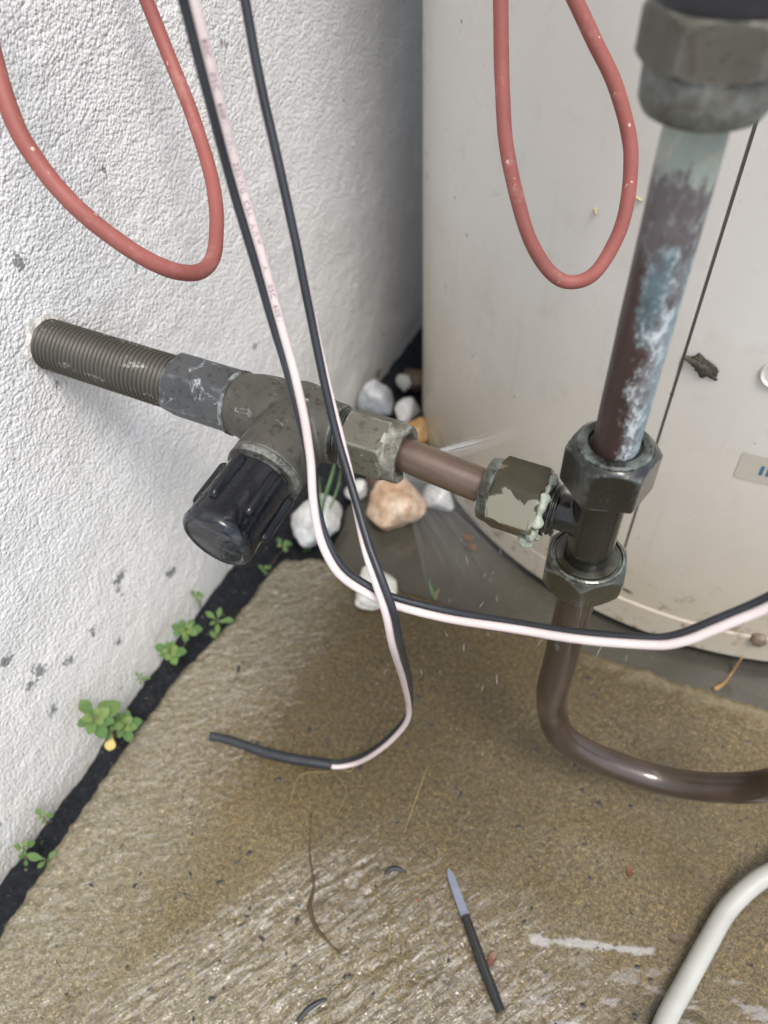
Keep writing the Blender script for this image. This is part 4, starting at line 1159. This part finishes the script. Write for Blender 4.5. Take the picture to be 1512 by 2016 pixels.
# ------------------------------------------------------------------ weeds
def leaf_mesh(name, wide, fold, mat):
    """Spoon-shaped leaf along +x, unit length, slightly folded along the midrib and arched."""
    V, F = [], []
    sec = [(0.0, 0.05), (0.18, 0.09), (0.36, 0.26), (0.55, 0.46), (0.74, 0.50), (0.9, 0.34), (1.0, 0.06)]
    for x_, w_ in sec:
        arch = 0.10 * math.sin(math.pi * x_) - 0.10 * x_ * x_
        for k in (-1, -0.5, 0, 0.5, 1):
            V.append((x_, k * w_ * wide, arch + fold * abs(k) * w_))
    for i in range(len(sec) - 1):
        for j in range(4):
            F.append((i * 5 + j, i * 5 + j + 1, (i + 1) * 5 + j + 1, (i + 1) * 5 + j))
    me = mesh(name, V, F)
    me.materials.append(mat)
    return me
LM = [leaf_mesh('leaf', 0.62, 0.22, LEAF), leaf_mesh('leaf', 0.58, 0.3, LEAFD), leaf_mesh('leaf', 0.42, 0.2, LEAF), leaf_mesh('leaf', 0.7, 0.35, LEAFP)]
LY = leaf_mesh('leaf', 0.7, 0.25, LEAFY)
def weed(c, label, rosettes, kind=0, yellow=None, seed=1):
    """rosettes: (centre, leaf length, count); stems run to the root at c."""
    rs = random.Random(seed)
    root = thing('weed', label, 'weed', c, 'small weeds in the gap along the wall')
    P = []
    for k, (rc, ln_, cnt) in enumerate(rosettes):
        rc = Vector(rc)
        mid = (Vector(c) + rc) / 2 + Vector((0.002, 0, 0.001))
        P.append(tube([Vector(c), mid, rc], [0.0006, 0.0005, 0.0004], 6, 4))
        for i in range(cnt):
            a = i * 2.4 + rs.uniform(-0.35, 0.35)
            inner = i / max(1, cnt)
            tilt = 0.15 + 0.75 * inner
            sc_ = ln_ * (1.0 - 0.55 * inner) * rs.uniform(0.85, 1.1)
            # rosette faces up and towards the open side
            up_ = Vector((0.45, -0.25, 0.85)).normalized()
            e1 = up_.orthogonal().normalized()
            e2 = up_.cross(e1)
            d = (e1 * math.cos(a) + e2 * math.sin(a)) * math.cos(tilt) + up_ * math.sin(tilt)
            s_ = d.cross(up_).normalized()
            n_ = s_.cross(d)
            s_ = -s_
            m = (rs.choice((0, 1, 1)) if inner < 0.6 else 3) if kind == 0 else 2
            o = bpy.data.objects.new('leaf', LM[m])
            col.objects.link(o)
            o.parent = root
            m4 = Matrix((d * sc_, s_ * sc_, n_ * sc_)).transposed().to_4x4()
            m4.translation = rc - Vector(c) + d * ln_ * 0.06
            o.matrix_local = m4
    if yellow:
        o = bpy.data.objects.new('leaf', LY)
        col.objects.link(o)
        o.parent = root
        o['label'] = 'yellowed leaf hanging below the weed'
        d = Vector((0.25, -0.75, -0.3)).normalized()
        s_ = d.cross(Vector((0.5, -0.3, 0.8))).normalized()
        n_ = s_.cross(d)
        m4 = Matrix((d * 0.0105, -s_ * 0.0105, n_ * 0.0105)).transposed().to_4x4()
        m4.translation = Vector(yellow) - Vector(c) - d * 0.004
        o.matrix_local = m4
    put('stem', mesh('stem', *join(P)), STEM, root)
    return root
weed((0.0220, 0.1238, 0.0075), 'largest two headed leafy weed with one yellow leaf in the wall gap', [((0.0180, 0.1218, 0.0378), .0155, 13), ((0.0260, 0.1310, 0.0161), .0125, 12), ((0.0220, 0.1236, 0.0233), .009, 6)], 0, (0.0240, 0.1192, 0.0134), 2)
weed((0.0220, 0.2036, 0.0090), 'twin clustered weed at the gap midway up the wall base', [((0.0200, 0.2123, 0.0177), .0115, 11), ((0.0200, 0.1921, 0.0161), .011, 11)], 0, None, 3)
weed((0.0340, 0.2235, -0.0046), 'narrow leaved spiky weed leaning on the slab edge below the cap', [((0.0340, 0.2316, 0.0124), .013, 6), ((0.0360, 0.2251, -0.0056), .010, 6)], 1, None, 4)
weed((0.0260, 0.0403, -0.0132), 'five leaved bright weed crossing the gap at lower left', [((0.0300, 0.0420, -0.0025), .0125, 5)], 1, None, 5)
weed((0.0120, 0.0380, -0.0088), 'tiny faint weed on the wall side at the far lower left', [((0.0100, 0.0409, -0.0031), .007, 5), ((0.0100, 0.0372, -0.0142), .006, 4)], 0, None, 6)
weed((0.0120, 0.0587, -0.0070), 'tiny pale sprout on the wall side above the five leaved weed', [((0.0100, 0.0614, 0.0004), .007, 5)], 0, None, 7)
weed((0.0120, 0.1670, 0.0051), 'tiny pale sprout between the two leafy weeds', [((0.0100, 0.1676, 0.0100), .006, 6)], 1, None, 8)
weed((0.0120, 0.2383, 0.0079), 'tiny yellowish bud sprout on the wall above the spiky weed', [((0.0090, 0.2408, 0.0179), .006, 6)], 0, None, 9)
weed((0.0300, 0.3210, -0.0110), 'small sprout under the black valve cap beside the white stone', [((0.0340, 0.3240, 0.0001), .008, 6), ((0.0340, 0.2951, 0.0006), .006, 5)], 0, None, 10)
gt = thing('grass_tuft', 'thin green grass blades crossing the white stone behind the valve cap', 'grass', (0.0433, 0.3394, -0.0200))
def blade(P, wd):
    P = catmull(P, 5)
    V, F = [], []
    for i, p in enumerate(P):
        s = i / (len(P) - 1)
        t = (P[min(i + 1, len(P) - 1)] - P[max(i - 1, 0)]).normalized()
        b = t.cross(Vector((0.1, -0.6, 0.75))).normalized()
        ww = wd * (1 - s ** 3 * 0.9)
        V += [p - b * ww, p + Vector((0, 0.0003, -0.0006)), p + b * ww]
    for i in range(len(P) - 1):
        for j in range(2):
            F.append((i * 3 + j, i * 3 + j + 1, i * 3 + j + 4, i * 3 + j + 3))
    return mesh('blade', V, F)
put('blade', blade([(0.0442, 0.3379, -0.0200), (0.0619, 0.3390, 0.0200), (0.0651, 0.3496, 0.0450), (0.0645, 0.3679, 0.0600), (0.0601, 0.3828, 0.0650)], .0017), GRASS, gt)
put('blade', blade([(0.0474, 0.3412, -0.0200), (0.0570, 0.3477, 0.0150), (0.0552, 0.3584, 0.0350), (0.0471, 0.3731, 0.0450)], .0013), GRASS, gt)
put('blade', blade([(0.0427, 0.3422, -0.0200), (0.0623, 0.3514, 0.0200), (0.0631, 0.3747, 0.0350), (0.0585, 0.3913, 0.0450)], .0011), GRASS, gt)
gs = thing('grass_tuft', 'tiny yellowish grass sprout on the wet pad right of the flat stone', 'grass', (0.1713, 0.3303, -0.0040))
put('blade', blade([(0.1728, 0.3299, -0.0040), (0.1679, 0.3328, 0.0020), (0.1628, 0.3393, 0.0060)], .0011), GRASS, gs)
put('blade', blade([(0.1728, 0.3299, -0.0040), (0.1722, 0.3330, 0.0000), (0.1733, 0.3366, 0.0030)], .0009), DRY, gs)

# ------------------------------------------------------------------ small things on the slab
rod = thing('plastic_rod', 'thin black rod with a flat grey pointed tip lying on the slab', 'rod', (0.3164, 0.0892, 0.0025))
p0, p1, p2, p3 = Vector((0.3168, 0.0888, 0.0030)), Vector((0.2996, 0.1054, 0.0032)), Vector((0.2812, 0.1247, 0.0033)), Vector((0.2618, 0.1447, 0.0030))
put('shaft', mesh('shaft', *tube([p0, p0.lerp(p1, .5), p1, p1.lerp(p2, .5), p2], [0.0027, 0.0030, 0.0030, 0.0028, 0.0026], 20, 6), True, 50), ROD, rod)
def tipm():
    d = (p3 - p2).normalized()
    b = d.cross(Vector((0, 0, 1))).normalized()
    up = Vector((0, 0, 1))
    L_ = (p3 - p2).length
    V, F = [], []
    for s, wv, th in ((-0.06, .0023, .0006), (0.0, .0024, .0007), (0.4, .0024, .0007), (0.8, .0021, .0006), (0.93, .0013, .0005), (1.0, .0003, .0004)):
        c = p2 + d * L_ * s
        V += [c - b * wv - up * th, c + b * wv - up * th, c + b * wv + up * th, c - b * wv + up * th]
    for i in range(5):
        for j in range(4):
            k = (j + 1) % 4
            F.append((i * 4 + j, (i + 1) * 4 + j, (i + 1) * 4 + k, i * 4 + k))
    F += [(0, 1, 2, 3), (23, 22, 21, 20)]
    return mesh('tip', V, F, False)
put('tip', tipm(), TIP, rod)
def clip_(P, r, label, mat, name, cat):
    return tag(put(name, mesh(name, *tube(P, r, 12, 6), True), mat), label, cat, 'black curved clippings on the slab' if name == 'clipping' else None)
clip_([(0.2283, 0.1253, 0.0015), (0.2299, 0.1292, 0.0020), (0.2339, 0.1317, 0.0020), (0.2396, 0.1320, 0.0015)], [.0006, .0014, .0014, .0005], 'small curved black clipping left of the grey pointed tip', SLEEVE, 'clipping', 'clipping')
clip_([(0.2184, 0.0361, 0.0016), (0.2206, 0.0434, 0.0018), (0.2240, 0.0488, 0.0018), (0.2280, 0.0527, 0.0015)], [.0010, .0014, .0013, .0006], 'curved black clipping at the bottom edge of the picture', SLEEVE, 'clipping', 'clipping')
def leafbit(c, lx, ly, rz, mat, name, label, cat, curl=0.10):
    V, F = [], []
    n = 7
    for i in range(n):
        u = i / (n - 1)
        wv = math.sin(math.pi * (0.06 + 0.88 * u)) ** 0.8
        for k in (-1, -.4, .4, 1):
            x_ = (u - .5) * lx
            y_ = k * wv * ly * 0.5 * (1 + 0.2 * noise.noise(Vector((u * 4, k * 2, lx * 900))))
            z_ = 0.0007 + abs(k) ** 2 * curl * ly * 0.5 + 0.0003 * math.sin(u * 5)
            V.append(Vector(c) + Vector((x_ * math.cos(rz) - y_ * math.sin(rz), x_ * math.sin(rz) + y_ * math.cos(rz), z_ - 0.0002)))
    for i in range(n - 1):
        for j in range(3):
            F.append((i * 4 + j, i * 4 + j + 1, (i + 1) * 4 + j + 1, (i + 1) * 4 + j))
    return tag(put(name, mesh(name, V, F), mat), label, cat)
leafbit((0.3967, 0.1672, 0.0000), .0120, .0055, .3, BROWNL, 'dead_leaf', 'small brown dead leaf beside the thick white cable', 'leaf')
leafbit((0.1740, 0.3962, 0.0000), .0085, .0075, .3, REDPET, 'red_petal', 'upper of two rust red petals on the wet pad under the spray', 'petal')
leafbit((0.1804, 0.3882, 0.0000), .0085, .0055, -.2, REDPET, 'red_petal', 'lower of two rust red petals on the wet pad under the spray', 'petal')
leafbit((0.3618, 0.1916, 0.0000), .0042, .0075, .2, REDPET, 'red_petal', 'rust red petal on the slab above the water streak', 'petal')
leafbit((0.3031, 0.1112, 0.0000), .0045, .0085, -.1, REDPET, 'red_petal', 'rust red petal right beside the black rod', 'petal')
leafbit((0.2571, 0.0965, 0.0000), .0060, .0030, -.6, BROWNL, 'dead_leaf', 'tiny dark brown leaf fragment among the straw left of the rod', 'leaf')
leafbit((0.2531, 0.1217, 0.0000), .0050, .0022, .3, REDPET, 'red_petal', 'tiny rust red petal between the straw and the grey tip', 'petal')
rt = [(0.1681, 0.1387, 0.0010), (0.1802, 0.1164, 0.0012), (0.1922, 0.1006, 0.0015), (0.1956, 0.0896, 0.0016), (0.2043, 0.0817, 0.0014), (0.2161, 0.0776, 0.0012), (0.2247, 0.0754, 0.0010)]
tag(put('dry_root', mesh('dry_root', *tube(rt, [.0003, .0004, .0008, .0013, .0011, .0006, .0003], 8, 6), True), ROOT), 'brown dried root strand bent on the slab left of the rod', 'root')
def straws():
    rs = random.Random(21)
    P = []
    base = [((0.2389, 0.1118, 0.0000), 9), ((0.2269, 0.0825, 0.0000), 11), ((0.1754, 0.1726, 0.0000), 6), ((0.2557, 0.0906, 0.0000), 8), ((0.2259, 0.0538, 0.0000), 6), ((0.2566, 0.0687, 0.0000), 6)]
    for c, n in base:
        c = Vector(c)
        for k in range(n):
            a = rs.uniform(0, 6.28)
            l = rs.uniform(0.008, 0.034)
            d = Vector((math.cos(a), math.sin(a), 0))
            e = Vector((-d.y, d.x, 0)) * rs.uniform(-0.35, 0.35) * l
            o = c + Vector((rs.gauss(0, .008), rs.gauss(0, .006), 0.0012))
            P.append(tube([o, o + d * l * .5 + e, o + d * l], rs.uniform(.00013, .0003), 5, 4))
    for a, b, cc in (((0.2389, 0.1120, 0.0014), (0.2550, 0.0956, 0.0016), (0.2826, 0.0730, 0.0012)), ((0.2381, 0.1101, 0.0014), (0.2444, 0.0993, 0.0020), (0.2481, 0.0895, 0.0012)), ((0.2255, 0.1150, 0.0014), (0.2323, 0.1102, 0.0020), (0.2400, 0.1110, 0.0012)), ((0.2235, 0.2026, 0.0010), (0.2258, 0.1770, 0.0012), (0.2280, 0.1529, 0.0010))):
        P.append(tube([a, b, cc], .00035, 6, 5))
    return join(P)
tag(put('dry_straw', mesh('dry_straw', *straws()), DRY, kind='stuff'), 'loose pale straw and root fibres washed over the front of the slab', 'straw')
def flakes():
    rs = random.Random(5)
    P = []
    for k in range(420):
        x_ = rs.uniform(0.06, 0.50)
        y_ = rs.uniform(-0.05, 0.32)
        s = rs.choice((.0004, .0005, .0006, .0008, .0010, .0016))
        z_ = slab_fn(x_ if x_ > .1 else .1, min(y_, .26))[2]
        a = rs.uniform(0, 3.14)
        el = rs.uniform(1, 2.4)
        V = []
        for i in range(6):
            t = i * math.pi / 3
            px_, py_ = s * el * math.cos(t) * rs.uniform(.7, 1.1), s * math.sin(t) * rs.uniform(.7, 1.1)
            V.append((x_ + px_ * math.cos(a) - py_ * math.sin(a), y_ + px_ * math.sin(a) + py_ * math.cos(a), z_ + 0.00015))
        V.append((x_, y_, z_ + 0.0006))
        P.append((V, [(i, (i + 1) % 6, 6) for i in range(6)]))
    return join(P)
tag(put('dark_grit', mesh('dark_grit', *flakes(), False), FLAKE, kind='stuff'), 'dark grit and flakes scattered over the wet slab', 'grit')

def grit():
    rs = random.Random(77)
    P = []
    for k in range(330):
        y_ = rs.uniform(0.0, 0.56)
        x_ = rs.uniform(0.001, left_edge(min(y_, .33)) - 0.002 if y_ < .33 else 0.06)
        s = rs.choice((.0005, .0007, .0010, .0015))
        z_ = soil_fn(x_, y_)[2]
        c = Vector((x_, y_, z_ + s * .3))
        V = [c + Vector((rs.uniform(-1, 1), rs.uniform(-1, 1), rs.uniform(-.4, .7))).normalized() * s * rs.uniform(.6, 1.3) for _ in range(5)]
        P.append((V, [(0, 1, 2), (0, 2, 3), (0, 3, 4), (1, 2, 4), (2, 3, 4), (0, 1, 4)]))
    return join(P)
tag(put('soil_grit', mesh('soil_grit', *grit(), False), GRIT, kind='stuff'), 'grit and crumbs lying in the dark gap at the foot of the wall', 'grit')

# mud on the tank
straw_bit((0.2343, 0.3795, 0.3087), (0.2354, 0.3791, 0.3059), .0008, 'pale straw bit stuck on the tank inside the narrow red loop')
straw_bit((0.2542, 0.3731, 0.3210), (0.2573, 0.3722, 0.3200), .0007, 'pale straw bit stuck on the tank right of the narrow red loop')
def mud_on_shell(p, w_, h_, seed, name, label, tail=None, thick=.35):
    a = math.atan2(p[1] - TY, p[0] - TX)
    nrm = Vector((math.cos(a), math.sin(a), 0))
    tan = Vector((-nrm.y, nrm.x, 0))
    c = Vector((TX, TY, p[2])) + nrm * (RS + 0.0005)
    import bmesh
    bm = bmesh.new()
    bmesh.ops.create_icosphere(bm, subdivisions=4, radius=1.0)
    V = []
    for v in bm.verts:
        d = v.co.normalized()
        k = 1 + 0.35 * noise.noise(d * 1.6 + Vector((seed, 0, 0))) + 0.25 * noise.noise(d * 5 + Vector((seed, 2, 0))) + 0.1 * noise.noise(d * 13 + Vector((seed, 2, 0)))
        V.append(c + (tan * d.x * w_ + Vector((0, 0, 1)) * (d.y * h_ - d.x * h_ * 0.5) + nrm * d.z * h_ * thick) * k)
    F = [tuple(v.index for v in f.verts) for f in bm.faces]
    bm.free()
    P = [(V, F)]
    if tail:
        P.append(tube([c, c.lerp(Vector(tail), .5), Vector(tail)], [h_ * .5, h_ * .35, h_ * .2], 8, 4, wob=.3))
    return tag(put(name, mesh(name, *join(P)), MUD), label, 'mud', 'mud daubs on the tank')
mud_on_shell((0.3084, 0.3648, 0.2423), .0072, .0052, 1, 'mud_daub', 'largest crumbly mud daub on the tank right of the seam', (0.2969, 0.3634, 0.2465))
mud_on_shell((0.2927, 0.3655, 0.2199), .0042, .0012, 2, 'mud_daub', 'thin mud streak between the riser pipe and the tank seam', None, .5)
mud_on_shell((0.3269, 0.3604, 0.0196), .0085, .0026, 3, 'mud_daub', 'flat dark mud splash on the tank base ring beside the hex nut', None, .15)
mud_on_shell((0.3075, 0.3649, 0.0419), .0035, .0012, 4, 'mud_daub', 'small dark mud spot low on the tank right of the bottom nut', None, .2)

# rust trickle from the base screw down over the pad
tag(put('rust_trickle', mesh('rust_trickle', *tube([(0.3964, 0.3670, 0.0099), (0.3941, 0.3606, -0.0052), (0.3906, 0.3498, -0.0052), (0.3851, 0.3414, -0.0052)], [.0006, .0009, .0012, .0022], 8, 5, wob=.3)), RUST), 'orange rust trickle running from the tank base onto the pad', 'stain')

# ------------------------------------------------------------------ leaking water
NO = Vector((0.2045, VY - 0.0072, VZ - 0.0005))
def spray():
    rs = random.Random(11)
    P = []
    # narrow jet towards the tank
    for k in range(7):
        o = NO + Vector((0, 0.001, 0.002))
        t2 = Vector((0.2261, 0.3073, 0.2138)) + Vector((rs.gauss(0, .0012), rs.gauss(0, .0012), rs.gauss(0, .0010)))
        for q_ in range(5):
            P.append(tube([o.lerp(t2, .02 + .1 * q_), o.lerp(t2, .10 + .1 * q_), o.lerp(t2, .24 + .1 * q_)], [.00040, .0005, .0002], 6, 3))
    tgt = Vector((0.2269, 0.3077, 0.2138))
    for k in range(14):
        t2 = tgt + Vector((rs.gauss(0, .003), rs.gauss(0, .003), rs.gauss(0, .002)))
        s0 = rs.uniform(0, .12)
        s1 = rs.uniform(.35, 1.0)
        o = NO + Vector((0, 0.001, 0.002))
        P.append(tube([o.lerp(t2, s0), o.lerp(t2, (s0 + s1) / 2), o.lerp(t2, s1)], [.00022, .0003, .00006], 5, 3))
    # broken droplets flung through the fan
    for k in range(420):
        u = rs.uniform(0, 1)
        e = Vector((0.2634, 0.3145, 0.0692)).lerp(Vector((0.1656, 0.3183, 0.0067)), u) + Vector((rs.gauss(0, .008), rs.gauss(0, .008), rs.gauss(0, .008)))
        o = NO + Vector((rs.uniform(0, .004), 0, rs.uniform(-.006, .001)))
        s0 = rs.uniform(.05, 1.0)
        d = (e - o).normalized()
        p = o.lerp(e, s0) + Vector((0, -.003, .006)) * math.sin(math.pi * s0) + Vector((rs.gauss(0, .002), rs.gauss(0, .002), rs.gauss(0, .002))) * s0
        l = rs.choice((.0005, .0008, .0012, .0025))
        r_ = rs.uniform(.00008, .00022)
        P.append(tube([p, p + d * l * .5, p + d * l], [r_ * .4, r_, r_ * .4], 5, 2))
    return join(P)
tag(put('water_spray', mesh('water_spray', *spray()), SPRAY, kind='stuff'), 'fine water spray fanning out from the leaking nut', 'water')
def sheet_mat(seed, top):
    """Torn water film: streaky alpha along the flow (u across, v along)."""
    m = bpy.data.materials.new('water_sheet')
    m.use_nodes = True
    nt = m.node_tree
    nt.nodes.clear()
    L = nt.links.new
    N = nt.nodes.new
    out = N('ShaderNodeOutputMaterial')
    uv = N('ShaderNodeUVMap')
    mp = N('ShaderNodeMapping')
    mp.inputs['Scale'].default_value = (30, 1.6, 1)
    mp.inputs['Location'].default_value = (seed, seed * 0.7, 0)
    L(uv.outputs[0], mp.inputs[0])
    no = N('ShaderNodeTexNoise')
    no.inputs['Scale'].default_value = 1.0
    no.inputs['Detail'].default_value = 5.0
    no.inputs['Roughness'].default_value = 0.65
    L(mp.outputs[0], no.inputs[0])
    rp = N('ShaderNodeValToRGB')
    rp.color_ramp.elements[0].position = 0.38
    rp.color_ramp.elements[0].color = (top * 0.12,) * 3 + (1,)
    rp.color_ramp.elements[1].position = 0.75
    rp.color_ramp.elements[1].color = (top, top, top, 1)
    L(no.outputs[0], rp.inputs[0])
    sx_ = N('ShaderNodeSeparateXYZ')
    L(uv.outputs[0], sx_.inputs[0])
    fd = N('ShaderNodeMath')
    fd.operation = 'SUBTRACT'
    fd.inputs[0].default_value = 1.0
    fd.use_clamp = True
    L(sx_.outputs[1], fd.inputs[1])
    mu = N('ShaderNodeMath')
    mu.operation = 'MULTIPLY'
    L(rp.outputs[0], mu.inputs[0])
    L(fd.outputs[0], mu.inputs[1])
    tr = N('ShaderNodeBsdfTransparent')
    df = N('ShaderNodeBsdfDiffuse')
    df.inputs['Color'].default_value = (0.75, 0.75, 0.75, 1)
    mx = N('ShaderNodeMixShader')
    L(mu.outputs[0], mx.inputs[0])
    L(tr.outputs[0], mx.inputs[1])
    L(df.outputs[0], mx.inputs[2])
    L(mx.outputs[0], out.inputs['Surface'])
    return m
SHEET = [sheet_mat(1.0, 0.34), sheet_mat(5.3, 0.26), sheet_mat(9.1, 0.5), sheet_mat(14.7, 0.3)]
def sheet(a, b, sag, name, label, mi=0, n=24, mrows=14):
    """Fan from the leak out to the edge a-b."""
    V, F, UV = [], [], []
    a, b = Vector(a), Vector(b)
    for j in range(mrows + 1):
        v = j / mrows
        for i in range(n + 1):
            u = i / n
            e = a.lerp(b, u)
            o = NO + Vector((0.002, 0, 0.002 - 0.008 * u))
            p = o.lerp(e, v) + Vector((0, -0.004, 0.012)) * math.sin(math.pi * v) * sag
            p += Vector((1, 0.3, 0.2)) * 0.003 * v * noise.noise(Vector((u * 9, v * 3, 2)))
            V.append(p)
            UV.append((u, v))
    for j in range(mrows):
        for i in range(n):
            F.append((j * (n + 1) + i, j * (n + 1) + i + 1, (j + 1) * (n + 1) + i + 1, (j + 1) * (n + 1) + i))
    me = mesh(name, V, F)
    ul = me.uv_layers.new(name='UVMap')
    for lp in me.loops:
        ul.data[lp.index].uv = UV[lp.vertex_index]
    o = put(name, me, SHEET[mi], kind='stuff')
    return tag(o, label, 'water')
sheet((0.2671, 0.3143, 0.0943), (0.1796, 0.3059, 0.0178), 1.0, 'water_sheet', 'broad torn sheet of water falling from the leaking nut onto the pad', 0)
sheet((0.2658, 0.3077, 0.1300), (0.2141, 0.2991, 0.0380), 1.6, 'water_sheet', 'misty outer veil of water drifting towards the tank base', 1)
sheet((0.2328, 0.3147, 0.2168), (0.2313, 0.3080, 0.2121), 0.05, 'water_jet', 'narrow jet of water shooting from the leaking nut towards the tank', 2)
sheet((0.2479, 0.2188, 0.2557), (0.2297, 0.2184, 0.2430), 0.3, 'water_sheet', 'water film washing along the front of the short copper pipe', 3)

def drops():
    rs = random.Random(31)
    P = []
    for k in range(46):
        x_ = rs.uniform(.19, .34)
        y_ = rs.uniform(.19, .36)
        z_ = rs.uniform(.02, .20)
        l = rs.uniform(.003, .009)
        d = Vector((rs.uniform(-.3, .3), rs.uniform(-.3, .3), -1)).normalized()
        o = Vector((x_, y_, z_))
        P.append(tube([o, o + d * l * .5, o + d * l], [.0001, .00032, .0001], 5, 3))
    return join(P)
tag(put('water_drops', mesh('water_drops', *drops()), DROPW, kind='stuff'), 'elongated water drops falling through the air below the leak', 'water')
def beads():
    """Beads of water standing on the valve cap."""
    rs = random.Random(41)
    P = []
    for k in range(70):
        h_ = rs.uniform(.042, .0695)
        t = rs.uniform(R(-20), R(75)) + R(10)
        rad = u_ * math.cos(t) + v_ * math.sin(t)
        tan = rad.cross(a_)
        c = so + a_ * h_ + rad * 0.0158
        s = rs.choice((.0003, .0004, .0005, .0007, .0009))
        V, F = [], []
        for i, (rr, zz) in enumerate(((1, -.1), (.9, .35), (.55, .62), (.01, .7))):
            for j in range(10):
                q_ = j * math.pi / 5
                V.append(c + (a_ * math.cos(q_) * 1.15 + tan * math.sin(q_)) * rr * s + rad * zz * s)
        for i in range(3):
            for j in range(10):
                F.append((i * 10 + j, i * 10 + (j + 1) % 10, (i + 1) * 10 + (j + 1) % 10, (i + 1) * 10 + j))
        P.append((V, F))
    return join(P)
tag(put('water_beads', mesh('water_beads', *beads()), BEAD, kind='stuff'), 'beads of water on the black valve cap', 'water')
